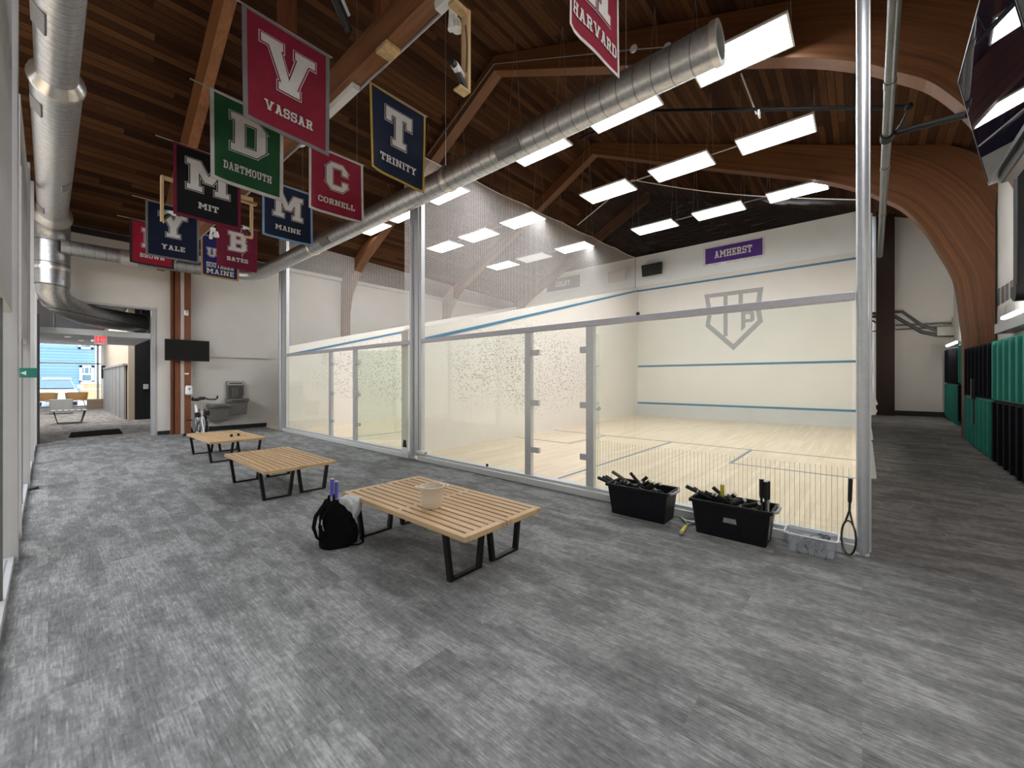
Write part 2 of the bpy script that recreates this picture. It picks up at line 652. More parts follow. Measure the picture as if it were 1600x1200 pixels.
M['grip_black'] = plain('grip_black', (0.012, 0.012, 0.013), 0.75, 0, 0.3, 50)
M['grip_yellow'] = plain('grip_yellow', (0.62, 0.56, 0.06), 0.7)
M['grip_blue'] = plain('grip_blue', (0.085, 0.10, 0.42), 0.7)
M['butt'] = plain('butt_cap', (0.50, 0.48, 0.44), 0.6)
M['grip_olive'] = plain('grip_olive', (0.10, 0.095, 0.065), 0.75, 0, 0.3, 50)
M['racket_dark'] = plain('racket_graphite', (0.03, 0.03, 0.032), 0.3, 0.2)
M['racket_red'] = plain('racket_red', (0.16, 0.02, 0.025), 0.35)
M['racket_olive'] = plain('racket_olive', (0.20, 0.19, 0.08), 0.4)
M['racket_silver'] = plain('racket_silver', (0.42, 0.43, 0.44), 0.35, 0.5)
M['strings'] = plain('racket_strings', (0.55, 0.55, 0.50), 0.6)
M['jacket'] = plain('grey_heather_fabric', (0.48, 0.49, 0.51), 0.9, 0, 0.22, 26, 0.4)
M['rubber_ball'] = plain('black_rubber_ball', (0.008, 0.008, 0.008), 0.6)


def basket_mat():
    t = NT('cotton_rope_basket')
    s = t.sep(t.coord())
    fr = t.math('FRACT', t.math('DIVIDE', s[2], 0.0125))
    b = t.math('ABSOLUTE', t.math('SUBTRACT', fr, 0.5))
    c = t.ramp(b, [(0.0, (0.80, 0.72, 0.60)), (0.38, (0.74, 0.65, 0.53)), (0.5, (0.40, 0.33, 0.25))])
    t.set(c, 0.9, 0, 0.1)
    t.bump(t.math('SUBTRACT', 0.5, b), 0.6, 0.006)
    return t.m


M['basket'] = basket_mat()
M['lens'] = plain('eye_guard_lens', (0.42, 0.47, 0.55), 0.15, 0, 0.1, 30)
M['mat'] = plain('rubber_mat', (0.006, 0.006, 0.006), 0.98, 0, 0.2, 30, 0, 0.02)
M['lobby_tan'] = plain('lobby_wall_tan', (0.70, 0.58, 0.44), 0.7, 0, 0.03, 2)
M['grille_lt'] = plain('grey_panel', (0.36, 0.36, 0.35), 0.6, 0, 0.05, 6)
M['pine_dull'] = timber('dull_wood_cube', (0.26, 0.20, 0.15), 0, 0.6, 0.6)


def tub_mat():
    t = NT('clear_tub_plastic')
    tr = t.n('ShaderNodeBsdfTransparent')
    tr.inputs[0].default_value = (0.90, 0.92, 0.94, 1)
    pr = t.b
    pr.inputs['Base Color'].default_value = (0.70, 0.73, 0.76, 1)
    pr.inputs['Roughness'].default_value = 0.25
    mx = t.n('ShaderNodeMixShader')
    n1 = t.noise(t.coord(), 20, 2)
    t.l(t.ramp(n1, [(0.3, 0.28), (0.7, 0.31)]), mx.inputs[0])
    t.l(tr.outputs[0], mx.inputs[1])
    t.l(pr.outputs[0], mx.inputs[2])
    t.l(mx.outputs[0], t.out.inputs[0])
    return t.m


M['tub'] = tub_mat()

# ------------------------------------------------------------------ room shell
FARY, RY, ENDX = 12.4, -1.66, 14.2
RIDGE_Y, RIDGE_Z = 5.75, 8.0


def roof_z(y):
    return RIDGE_Z - 0.392 * (RIDGE_Y - y) if y < RIDGE_Y else RIDGE_Z - 0.525 * (y - RIDGE_Y)


def slab(pts, t):
    return MB().prism(pts, (0, 0, t))


DV = lambda x: 5.80 + 0.041 * (x - 3.98)      # face of the wall between the courts
LV = lambda x: 11.35 + 0.045 * (x - 3.98)     # far side wall of the second court
RV = lambda x: -0.02 + 0.010 * (x - 3.98)     # hallway-side wall of the first court

floor = struct('floor', slab([(-0.2, RY, -0.1), (3.9, RY, -0.1), (3.9, FARY, -0.1), (-0.2, FARY, -0.1)], 0.1), M['carpet'])
ramp = [(3.9, 0.0), (4.5, 0.02), (7.0, 0.19), (10.0, 0.29), (14.4, 0.38)]
mb = MB()
n = len(ramp)
mb.add([(x, RY, z) for x, z in ramp] + [(x, 0.0, z) for x, z in ramp], [(i, i + 1, n + i + 1, n + i) for i in range(n - 1)])
mb.add([(x, RY, -0.1) for x, z in ramp] + [(x, 0.0, -0.1) for x, z in ramp], [(i, n + i, n + i + 1, i + 1) for i in range(n - 1)])
struct('floor_hallway', mb, M['carpet_hall'])
struct('floor_lobby', slab([(-0.6, FARY, -0.1), (9.0, FARY, -0.1), (9.0, 29.0, -0.1), (-0.6, 29.0, -0.1)], 0.1), M['carpet_lobby'])
cfloor = struct('floor_court', slab([(3.9, 0.0, -0.1), (14.25, 0.0, -0.1), (14.25, FARY, -0.1), (3.9, FARY, -0.1)], 0.1), M['maple'])
struct('floor_west_court', slab([(-10.5, RY, -0.1), (-0.2, RY, -0.1), (-0.2, FARY, -0.1), (-10.5, FARY, -0.1)], 0.1), M['maple'])
for (x0, x1, y0, y1) in ((4.0, 8.5, 2.96, 3.01), (8.45, 8.5, 0.02, 5.95), (6.88, 6.93, 0.02, 1.56), (6.93, 8.45, 1.51, 1.56),
                         (6.88, 6.93, 4.46, 5.9), (6.93, 8.45, 4.46, 4.51),
                         (4.0, 8.5, 8.60, 8.65), (8.45, 8.5, 6.25, 11.5), (6.88, 6.93, 6.2, 7.2), (6.93, 8.45, 7.15, 7.2)):
    obj('court_line', MB().box((x0, y0, 0.0), (x1, y1, 0.002)), M['line_floor'], cfloor)

# roof
x0, x1 = -10.6, 14.6
mb = MB()
ye0, ye1 = RY - 0.1, FARY + 0.15
prof = [(ye0, roof_z(ye0)), (RIDGE_Y, RIDGE_Z), (ye1, roof_z(ye1))]
struct('ceiling', MB().prism([(x0, y, z) for y, z in prof] + [(x0, y, z + 0.15) for y, z in prof[::-1]], (x1 - x0, 0, 0)), M['roof'])

# outer walls
struct('wall_right', MB().box((-10.5, RY - 0.15, -0.1), (14.4, RY, 5.12)), M['wall_hall'])
struct('wall_west', MB().prism([(-10.65, RY, -0.1), (-10.65, FARY, -0.1), (-10.65, FARY, roof_z(FARY)), (-10.65, RIDGE_Y, RIDGE_Z), (-10.65, RY, roof_z(RY))], (0.15, 0, 0)), M['wall'])
mb = MB()
OX0, OX1, OZ = -0.17, 1.60, 2.93
mb.box((-10.5, FARY, 0), (OX0, FARY + 0.14, 4.55)).box((OX0, FARY, OZ), (OX1, FARY + 0.14, 4.55)).box((OX1, FARY, 0), (14.4, FARY + 0.14, 4.55))
struct('wall_far', mb, M['wall'])
obj('wall_band', MB().box((2.3, FARY - 0.05, 1.87), (3.98, FARY, 2.03)), M['wall'], kind='structure')
struct('trim_far', MB().box((-0.16, FARY - 0.03, 4.36), (3.95, FARY, 4.49)), M['black_base'])
struct('trim_ledge', MB().box((4.0, FARY - 0.10, 4.38), (14.1, FARY, 4.46)), M['wall'])
struct('trim_opening', MB().box((OX1 - 0.03, FARY - 0.02, 0), (OX1 + 0.04, FARY + 0.16, OZ)).box((OX0, FARY - 0.012, OZ - 0.025), (OX1 + 0.06, FARY + 0.16, OZ + 0.02)), M['white_frame'])
struct('trim_jamb', MB().box((OX0 + 0.01, FARY - 0.01, 0), (OX0 + 0.06, FARY + 0.2, 2.6)), M['black_base'])
struct('baseboard_far', MB().box((OX1 + 0.07, FARY - 0.012, 0), (1.89, FARY, 0.09)).box((2.28, FARY - 0.012, 0), (3.95, FARY, 0.11)), M['black_base'])
# end wall of court one and two, upper band and lower plaster, and the dark gable above
ft = 5.80
struct('wall_front', MB().box((ENDX, -0.2, 0), (ENDX + 0.1, FARY, 4.72)), M['court_cream'])
struct('wall_front_upper', MB().box((ENDX, -0.2, 4.72), (ENDX + 0.1, FARY, ft)), M['court_white'])
struct('wall_gable', MB().prism([(ENDX + 0.2, RY, ft - 0.1), (ENDX + 0.2, FARY, roof_z(FARY) - 0.1), (ENDX + 0.2, FARY, roof_z(FARY)), (ENDX + 0.2, RIDGE_Y, RIDGE_Z), (ENDX + 0.2, RY, roof_z(RY) + 0.9)], (0.08, 0, 0)), M['gable'])
struct('wall_end', MB().box((ENDX + 0.15, RY, 0.0), (ENDX + 0.2, -0.2, 5.62)), M['wall_hall'])
struct('baseboard_end', MB().box((ENDX + 0.1, RY, 0.30), (ENDX + 0.15, -0.4, 0.50)), M['black_base'])
struct('trim_post', MB().box((ENDX - 0.1, -0.62, 0.3), (ENDX + 0.14, -0.27, 6.2)), M['darkpost'])
tinb = struct('trim_tin', MB().box((ENDX - 0.03, RV(ENDX), 0), (ENDX, DV(ENDX), 0.44)).box((ENDX - 0.03, DV(ENDX) + .2, 0), (ENDX, LV(ENDX), 0.44)), M['tin'])
for i, z in enumerate((0.455, 1.785, 4.545)):
    w = 0.03
    struct('trim_court_line', MB().box((ENDX - (0.036 if i == 0 else 0.012), RV(ENDX), z - w), (ENDX - 0.0005, DV(ENDX), z + w)).box((ENDX - 0.012, DV(ENDX) + .2, z - w), (ENDX - 0.0005, LV(ENDX), z + w)), M['line_blue'])
# lettering strip at the tin is placed with the other lettering


def sidewall(fy, thick, name, mat):
    xa, xb = 4.0, ENDX
    za, zb = 2.13, 4.68
    lo = [(xa, fy(xa), 0), (xb, fy(xb), 0), (xb, fy(xb) + thick, 0), (xa, fy(xa) + thick, 0)]
    hi = [(xa, fy(xa), za), (xb, fy(xb), zb), (xb, fy(xb) + thick, zb), (xa, fy(xa) + thick, za)]
    return struct(name, MB().hexa(lo, hi), mat)


def sideline(fy, d, name):
    xa, xb = 4.0, ENDX - 0.01
    za, zb = 1.91, 4.56
    lo = [(xa, fy(xa) + min(d, 0), za - 0.03), (xb, fy(xb) + min(d, 0), zb - 0.03), (xb, fy(xb) + max(d, 0), zb - 0.03), (xa, fy(xa) + max(d, 0), za - 0.03)]
    hi = [(p[0], p[1], p[2] + 0.06) for p in lo]
    return struct(name, MB().hexa(lo, hi), M['line_blue'])


sidewall(DV, 0.2, 'wall_divider', M['court_side'])
sideline(DV, -0.012, 'trim_divider_line')
sidewall(lambda x: RV(x) - 0.03, 0.03, 'wall_court_side', M['court_cream'])
sideline(RV, 0.012, 'trim_side_line')
sidewall(LV, 0.2, 'wall_court_far', M['court_side'])
sideline(LV, -0.012, 'trim_far_line')

# ------------------------------------------------------------------ corridor's left partition: glazed frames
def left_frame():
    xw = -0.16
    g = struct('wall_left', MB().box((xw - 0.06, -1.6, 1.735), (xw + 0.0, 4.35, 7.0)), M['white_frame'])
    struct('wall_left_upper', MB().box((xw - 0.06, 5.6, 1.70), (xw - 0.0, 7.4, 3.80)), M['white_frame'])
    sill = struct('trim_left_sill', MB().box((xw - 0.05, -1.6, 0), (xw + 0.005, 12.3, 0.055)), M['white_frame'])
    for i, (y, z1, w) in enumerate(((4.45, 7.2, 0.2), (5.1, 3.0, 0.10), (7.45, 3.86, 0.12), (9.5, 4.3, 0.1), (11.9, 4.4, 0.12))):
        struct('trim_left_post', MB().box((xw - 0.07, y, 0), (xw + 0.02, y + w, z1)), M['white_frame'])
    for (y0, y1) in ((-1.6, 4.4), (5.2, 7.4), (7.6, 9.5), (9.6, 11.9)):
        struct('window_left', MB().box((xw - 0.03, y0, 0.055), (xw - 0.02, y1, 1.735)), M['glass_plain'])
    for y in (3.6, 6.3, 8.6):
        struct('trim_left_joint', MB().box((xw - 0.04, y, 0.05), (xw - 0.005, y + 0.02, 1.735)), M['panel_dark'])


left_frame()
sg = thing('blade_sign', 'small teal blade sign with a white arrow jutting from the left glazed wall', 'sign', (-0.13, 4.9, 1.33))
obj('sign_plate', MB().box((-0.145, 4.88, 1.30), (-0.055, 4.90, 1.375)), M['teal'], sg, bevel=0.003)
obj('sign_bracket', MB().box((-0.185, 4.882, 1.31), (-0.14, 4.898, 1.365)), M['conduit'], sg)
obj('arrow', MB().prism([(-0.14, 4.878, 1.335), (-0.11, 4.878, 1.352), (-0.11, 4.878, 1.318)], (0, 0.001, 0)), M['white_plastic'], sg)
ds = obj('door_stop', MB().prism([(-0.15, 7.30, 0), (-0.07, 7.30, 0), (-0.07, 7.30, 0.035), (-0.15, 7.30, 0.008)], (0, 0.05, 0)), M['black_plastic'], loc=(-0.1, 7.3, 0))
tag(ds, 'black rubber wedge door stop lying on the carpet by the left glazed wall', 'door stop')

# ------------------------------------------------------------------ timber arches and truss
UND_R = [(5.75, 7.68), (4.36, 7.02), (2.6, 6.19), (0.83, 5.37), (0.09, 4.94), (-0.3, 4.62), (-0.56, 4.37), (-0.82, 3.95), (-1.01, 3.49), (-1.15, 3.12), (-1.21, 2.84), (-1.27, 2.2), (-1.29, 1.81), (-1.29, 0.2)]
TOP_R = [(5.75, 7.99), (4.36, 7.44), (2.6, 6.75), (0.83, 6.055), (-0.15, 5.67), (-0.7, 5.455), (-1.15, 5.28), (-1.62, 4.75), (-1.63, 4.0), (-1.63, 3.4), (-1.63, 2.9), (-1.63, 2.3), (-1.63, 1.81), (-1.63, 0.2)]
UND_L = [(5.75, 7.68), (7.98, 6.51), (10.0, 5.45), (11.23, 4.80), (11.6, 4.52), (11.81, 4.30), (12.0, 4.08), (12.11, 3.91), (12.2, 3.6), (12.26, 3.25), (12.27, 2.4), (12.27, 0.0)]
TOP_L = [(5.75, 7.99), (7.98, 6.82), (10.0, 5.76), (11.5, 4.97), (12.0, 4.70), (12.39, 4.48), (12.39, 4.3), (12.39, 4.1), (12.39, 3.7), (12.39, 3.25), (12.39, 2.4), (12.39, 0.0)]


def smooth_line(p, n=5):
    out = []
    for i in range(len(p) - 1):
        a, b, c, d = p[max(i - 1, 0)], p[i], p[i + 1], p[min(i + 2, len(p) - 1)]
        for k in range(n):
            t = k / n
            out.append(tuple(0.5 * (2 * b[j] + (c[j] - a[j]) * t + (2 * a[j] - 5 * b[j] + 4 * c[j] - d[j]) * t * t + (3 * b[j] - a[j] - 3 * c[j] + d[j]) * t ** 3) for j in (0, 1)))
    return out + [p[-1]]


def arch_side(und, top, x0, x1):
    mb = MB()
    und, top = smooth_line(und), smooth_line(top)
    L = [0.0]
    for i in range(1, len(und)):
        L.append(L[-1] + math.dist(und[i], und[i - 1]))
    faces = []
    uvs = []
    for i in range(len(und) - 1):
        d0, d1 = math.dist(und[i], top[i]), math.dist(und[i + 1], top[i + 1])
        a, b, c, d = und[i], und[i + 1], top[i + 1], top[i]
        n0 = len(mb.v)
        for x in (x0, x1):
            mb.v += [Vector((x, *a)), Vector((x, *b)), Vector((x, *c)), Vector((x, *d))]
        mb.f += [[n0, n0 + 1, n0 + 2, n0 + 3], [n0 + 4, n0 + 7, n0 + 6, n0 + 5], [n0, n0 + 4, n0 + 5, n0 + 1], [n0 + 3, n0 + 2, n0 + 6, n0 + 7]]
        q = [(L[i], 0), (L[i + 1], 0), (L[i + 1], d1), (L[i], d0)]
        uvs += [q, [q[0], q[3], q[2], q[1]], [(L[i], 0.0), (L[i], 0.036), (L[i + 1], 0.036), (L[i + 1], 0.0)], [(L[i], 0.0), (L[i + 1], 0.0), (L[i + 1], 0.036), (L[i], 0.036)]]
    return mb, uvs


def arch_obj(name, sides, x0, x1, parent):
    for und, top in sides:
        mb, uvs = arch_side(und, top, x0, x1)
        me = bpy.data.meshes.new(name)
        me.from_pydata([tuple(p) for p in mb.v], [], mb.f)
        uvl = me.uv_layers.new(name='UVMap')
        k = 0
        for p, q in zip(me.polygons, uvs):
            for li, c in zip(p.loop_indices, q):
                uvl.data[li].uv = c
        me.materials.append(M['glulam'])
        o = bpy.data.objects.new('rafter', me)
        COL.objects.link(o)
        o.parent = parent
        o['kind'] = 'structure'


for lab, xa, sides in (('laminated timber arch over the glass walls of the courts', 6.05, ((UND_R, TOP_R), (UND_L, TOP_L))),
                       ('laminated timber arch whose curved leg stands behind the teal lockers', 10.1, ((UND_R, TOP_R), (UND_L, TOP_L))),
                       ('laminated timber arch in front of the dark gable wall', 13.9, ((UND_L, TOP_L),))):
    a = thing('timber_arch', lab, 'arch')
    a['kind'] = 'structure'
    arch_obj('rafter', sides, xa, xa + 0.24, a)

TX = 1.66      # left face of the tie beam
tr = thing('roof_truss', 'timber truss whose tie beam carries the college banners', 'truss', (TX, 0, 3.83))
tr['kind'] = 'structure'
obj('tie_beam', MB().box((TX, -1.6, 3.83), (TX + 0.12, 12.38, 4.07)), M['truss'], tr, bevel=0.004)
obj('rafter', MB().prism([(TX - 0.01, RIDGE_Y, 7.3), (TX - 0.01, 12.3, 3.85), (TX - 0.01, 12.3, 4.5), (TX - 0.01, RIDGE_Y, 7.97)], (0.14, 0, 0)), M['truss'], tr)
obj('rafter', MB().prism([(TX - 0.01, RIDGE_Y, 7.3), (TX - 0.01, -1.6, 4.2), (TX - 0.01, -1.6, 4.8), (TX - 0.01, RIDGE_Y, 7.97)], (0.14, 0, 0)), M['truss'], tr)
obj('post', MB().box((TX + 0.02, 4.60, 4.07), (TX + 0.10, 4.95, 6.8)), M['truss_post'], tr)
obj('post', MB().box((TX + 0.02, 2.80, 4.07), (TX + 0.10, 2.91, 6.3)), M['truss_post'], tr)
tc = thing('timber_column', 'pair of reddish timber columns against the far wall behind the wall screen', 'column', (2.05, 12.3, 0))
tc['kind'] = 'structure'
for xa, xb, yy in ((1.90, 1.945, 12.3), (1.97, 2.06, 12.2), (2.13, 2.25, 12.16)):
    obj('column_ply', MB().box((xa, yy, 0), (xb, FARY - 0.01, 4.45)), M['truss_post'], tc)
obj('column_shim', MB().box((2.06, 12.21, 0), (2.13, FARY - 0.01, 4.4)), M['wall'], tc)

# ------------------------------------------------------------------ glass front of the two courts
GX = 3.95


def clamp(parent, y0, y1, z, name='hinge'):
    obj(name, MB().box((GX - 0.022, y0, z - 0.035), (GX + 0.022, y1, z + 0.035)), M['alu'], parent, bevel=0.004)


def glass_wall(label, ya, yb, m1, m2, door_angle_side):
    """m1 < m2: the two mullions either side of the door opening"""
    g = thing('glass_wall', label, 'glass wall', (GX, ya, 0), 'glass fronts of the courts')
    obj('sill', MB().box((3.86, ya, 0), (4.0, yb, 0.075)), M['sill'], g, bevel=0.004)
    obj('bottom_channel', MB().box((3.90, ya, 0.075), (4.0, yb, 0.105)), M['alu'], g, bevel=0.003)
    obj('top_rail', MB().box((GX - 0.03, ya, 1.875), (GX + 0.03, yb, 1.94)), M['alu_lav'], g, bevel=0.006)
    for y in (m1, m2):
        obj('mullion', MB().box((GX - 0.03, y, 0.08), (GX + 0.03, y + 0.095, 1.875)), M['alu'], g, bevel=0.004)
    for (a, b) in ((ya + 0.02, m1), (m2 + 0.095, yb)):
        obj('glass_panel', MB().box((GX - 0.006, a, 0.1), (GX + 0.006, b, 1.875)), M['glass'], g)
    return g


g1 = glass_wall('glass front of the court with the purple banner', 0.04, 5.35, 2.225, 3.10, 1)
g2 = glass_wall('glass front of the farther court beyond the middle post', 5.60, 10.90, 7.45, 8.48, 1)
mb = MB()
for i in range(64):
    y = 0.075 + i * 0.0335
    mb.box((GX - 0.0078, y, 0.105), (GX - 0.0066, y + 0.0030, 0.62))
obj('glass_stripes', mb, M['stripes'], g1)  # thin upright tan stripes across the lower part of the near pane

mb = MB()
rn = random.Random(4)
for u0_, u1_, v0_, v1_, cols, rws in ((756, 764, 571, 602, 2, 8), (793, 806, 560, 583, 3, 6)):
    for i in range(cols):
        for j in range(rws):
            p_ = atx(u0_ + (u1_ - u0_) * i / max(1, cols - 1) + rn.uniform(-.6, .6), v0_ + (v1_ - v0_) * j / (rws - 1), GX - 0.0085)
            mb.box((GX - 0.0085, p_.y - rn.uniform(.002, .010), p_.z - rn.uniform(.003, .014)), (GX - 0.007, p_.y + .002, p_.z + .004))
obj('pen_marks', mb, M['grille'], g1)

# doors stand open inwards on their hinges
def open_door(name, label, hy, w, ang, side):
    """hinged at hy, swung into the court by ang from the glass plane; side=+1 opens towards +y of the hinge"""
    d = thing(name, label, 'door', (GX + 0.01, hy, 0.11))
    d['kind'] = 'structure'
    dx, dy = math.sin(ang), side * math.cos(ang)
    px, py = -dy * 0.005, dx * 0.005
    p = [(GX + 0.01 + px, hy + py), (GX + 0.01 + dx * w + px, hy + dy * w + py), (GX + 0.01 + dx * w - px, hy + dy * w - py), (GX + 0.01 - px, hy - py)]
    obj('door_leaf', MB().prism([(a, b, 0.115) for a, b in p], (0, 0, 1.74)), M['glass_door'], d)
    hx, hyy = GX + 0.01 + dx * (w - 0.07), hy + dy * (w - 0.07)
    obj('handle', MB().tube([(hx - 0.03, hyy - 0.03, 0.92), (hx + 0.03, hyy + 0.03, 0.92)], 0.028, 12), M['alu'], d)
    for z in (0.42, 1.0, 1.62):
        obj('hinge', MB().box((GX - 0.02, min(hy - side * 0.02, hy + side * 0.07), z - 0.035), (GX + 0.05, max(hy - side * 0.02, hy + side * 0.07), z + 0.035)), M['alu'], d, bevel=0.003)
    return d


open_door('door_1', 'open glass door of the court with the purple banner', 2.335, 0.74, R(72), 1)
open_door('door_2', 'open glass door of the farther court', 7.44, 0.95, R(40), -1)
for z in (0.42, 1.0, 1.62):
    clamp(g1, 2.985, 3.13, z, 'glass_clamp')
    clamp(g2, 8.40, 8.52, z, 'glass_clamp')

# posts
def post(label, y, r, z1, plates):
    t = thing('post', label, 'post', (3.92, y, 0), 'steel posts of the glass fronts')
    obj('post_tube', MB().tube([(3.92, y, 0.0), (3.92, y, z1)], r, 24), M['steelpost'], t, smooth=True)
    obj('base_plate', MB().box((3.92 - r * 0.9, y - r * 1.1, 0), (3.92 + r * 1.1, y + r * 1.5, 0.016)), M['sill'], t, bevel=0.003)
    for (a, b) in plates:
        obj('flat_mullion', MB().box((3.925, a, 0.05), (4.0, b, z1)), M['alu'], t, bevel=0.004)
    return t


post('round steel post at the hallway corner beside the leaning racket', 0.0, 0.036, 5.4, [(-0.045, 0.015)])
post('round steel post between the two glass fronts', 5.575, 0.040, 5.2, [(5.34, 5.40), (5.43, 5.53)])
post('round steel post at the far end of the glass fronts near the far wall', 11.25, 0.05, 5.0, [(10.93, 10.99), (11.03, 11.2)])


# nets above the side walls
def net(label, fy, z0, z1, zt0, zt1):
    ang = math.atan2(fy(ENDX) - fy(4.0), ENDX - 4.0)
    L = (ENDX - 4.0) / math.cos(ang)
    t = thing('court_net', label, 'net', (4.0, fy(4.0) + 0.1, 0), None, ang)
    k = 24
    top = [(L * i / k, 0, zt0 + (zt1 - zt0) * i / k - 0.035 * math.sin(math.pi * (i % 4) / 4)) for i in range(k + 1)]
    bot = [(L * i / k, 0, z0 + (z1 - z0) * i / k) for i in range(k + 1)]
    mb = MB()
    mb.add(bot + top, [(i, i + 1, k + 2 + i, k + 1 + i) for i in range(k)])
    obj('mesh', mb, M['net'], t, world=False, kind='stuff')
    obj('top_rope', MB().tube(top, 0.008, 6), M['rope'], t, world=False)
    obj('bottom_rope', MB().tube(bot, 0.007, 6), M['rope'], t, world=False)
    obj('edge_cord', MB().tube([bot[-1], top[-1]], 0.012, 6), M['cable'], t, world=False)
    if fy is LV:
        obj('seam_cord', MB().tube([bot[10], top[10]], 0.008, 6), M['rope'], t, world=False)
    return t


net('pale mesh net standing on the wall between the two courts', DV, 2.14, 4.66, 5.27, 5.80)
net('pale mesh net above the far side wall of the farther court', LV, 2.14, 4.66, 5.00, 5.75)

t0_, t1_, t2_ = atx(902, 352, 9.75), atx(988, 281, 9.85), atx(1337, 312, 9.85)
t = thing('court_net', 'dark net sloping from a pale rope under the second arch down to the front wall', 'net', (9.8, 3.0, 6.3))
tp = [t0_.lerp(t1_, i / 6) for i in range(6)] + [t1_.lerp(t2_, i / 10) - Vector((0, 0, 0.12 * math.sin(math.pi * i / 10))) for i in range(11)]
bt = [Vector((ENDX - 0.02, 6.15 - 6.02 * i / 16, 5.80)) for i in range(17)]
nb = MB().add(tp + bt, [(i, i + 1, 18 + i, 17 + i) for i in range(16)])
obj('mesh', nb, M['net_dark'], t, kind='stuff')
obj('top_rope', MB().tube(tp, 0.010, 6), M['rope'], t)

# things at the foot of the middle post
b = obj('squash_ball', MB().ball((3.915, 3.85, 0.125), 0.02), M['rubber_ball'], loc=(3.915, 3.85, 0.105), smooth=True)
tag(b, 'black squash ball resting on the sill of the near glass front', 'ball')
b = obj('squash_ball', MB().ball((GX, 1.73, 1.958), 0.02), M['rubber_ball'], loc=(GX, 1.73, 1.94), smooth=True)
tag(b, 'black squash ball sitting on the top rail of the near glass front', 'ball')
cd = thing('tent_card', 'small white and black standing card on the sill by the middle post', 'card', (3.89, 5.74, 0.075))
obj('card_stock', MB().prism([(3.87, 5.66, 0.076), (3.87, 5.80, 0.076), (3.87, 5.80, 0.17), (3.87, 5.66, 0.17)], (0.012, 0, 0)), M['white_plastic'], cd)
obj('card_print', MB().prism([(3.868, 5.67, 0.17), (3.868, 5.77, 0.17), (3.868, 5.75, 0.29), (3.868, 5.69, 0.29)], (0.012, 0, 0)), M['black_plastic'], cd)
cl = obj('cloth_bundle', MB().loft([[(3.90 + 0.035 * math.cos(a), 5.29 + s * 0.09 + 0.03 * math.sin(a), 0.135 + 0.028 * math.sin(a * 2 + s)) for a in [k * math.pi / 5 for k in range(10)]] for s in (-1, -0.3, 0.4, 1)]), M['white_plastic'], loc=(3.9, 5.29, 0.105), smooth=True)
tag(cl, 'crumpled white cloth on the sill to the right of the middle post', 'cloth')

# ------------------------------------------------------------------ ducts
DX, DZ, DR = 3.40, 3.885, 0.148
t = thing('duct', 'long spiral duct running above the glass fronts with an open end', 'duct', (DX, 5.5, DZ))
obj('duct_tube', MB().tube([(DX, 0.84, DZ), (DX, 6.0, DZ), (DX, 10.9, DZ), (DX - 0.10, 11.35, DZ), (DX - 0.45, 11.6, DZ), (DX - 0.9, 11.66, DZ)], DR, 28, cap=False), M['duct'], t, smooth=True)
obj('end_ring', MB().lathe([(DR - 0.03, 0.0), (DR + 0.010, 0.0), (DR + 0.010, 0.05), (DR - 0.03, 0.05), (DR - 0.03, 0.0)], (DX, 0.825, DZ), 28, 'y'), M['duct_band'], t, smooth=True)
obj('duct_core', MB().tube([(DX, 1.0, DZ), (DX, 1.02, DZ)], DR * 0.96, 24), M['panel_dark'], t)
for y in (4.05, 8.1):
    obj('joint_ring', MB().lathe([(DR + 0.001, -0.05), (DR + 0.012, -0.03), (DR + 0.012, 0.03), (DR + 0.001, 0.05)], (DX, y, DZ), 28, 'y'), M['duct_band'], t, smooth=True)
for y in (2.75, 7.2):
    gm = MB()
    a0, a1 = R(-62), R(-18)
    ring = [(DX - (DR + 0.012) * math.cos(a0 + (a1 - a0) * i / 6) * -1 * -1, 0, DZ + (DR + 0.012) * math.sin(a0 + (a1 - a0) * i / 6)) for i in range(7)]
    gm.loft([[(p[0], y, p[2]) for p in ring] + [(p[0] + 0.01, y, p[2] + 0.01) for p in ring[::-1]], [(p[0], y + 0.34, p[2]) for p in ring] + [(p[0] + 0.01, y + 0.34, p[2] + 0.01) for p in ring[::-1]]])
    obj('grille', gm, M['grille'], t)
for y in (1.6, 4.1, 6.4, 8.6):
    obj('hanger', MB().tube([(DX, y, DZ + DR), (DX, y, roof_z(y))], 0.004, 6), M['cable'], t)
    obj('hanger_clip', MB().box((DX - 0.02, y - 0.012, DZ + DR - 0.01), (DX + 0.02, y + 0.012, DZ + DR + 0.05)), M['cable'], t)

LX, LZ = 0.06, 4.35
t = thing('duct', 'large spiral duct along the left glazed wall that drops into the lobby', 'duct', (LX, 7, LZ))
obj('duct_tube', MB().tube([(LX, -1.6, LZ), (LX, 6.15, LZ)], 0.150, 28, cap=False), M['duct_west'], t, smooth=True)
obj('reducer', MB().lathe([(0.150, -0.02), (0.205, 0.10), (0.212, 0.14), (0.192, 0.2)], (LX, 6.1, LZ), 28, 'y'), M['duct_band'], t, smooth=True)
obj('duct_tube', MB().tube([(LX, 6.2, LZ), (LX, 11.2, LZ)], 0.190, 28, cap=False), M['duct_west'], t, smooth=True)
obj('reducer', MB().lathe([(0.19, -0.2), (0.255, 0.0), (0.262, 0.1), (0.24, 0.16)], (LX, 11.3, LZ), 28, 'y'), M['duct_band'], t, smooth=True)
path = [(LX, 11.4, LZ)]
for i in range(1, 7):
    a = i / 6 * math.pi / 2
    path.append((LX, 11.4 + 0.42 * math.sin(a), LZ - 0.42 * (1 - math.cos(a))))
path += [(LX, 11.84, 3.5), (LX, 11.84, 3.12)]
obj('drop_elbow', MB().tube(path, 0.235, 28, cap=False), M['duct_z'], t, smooth=True)
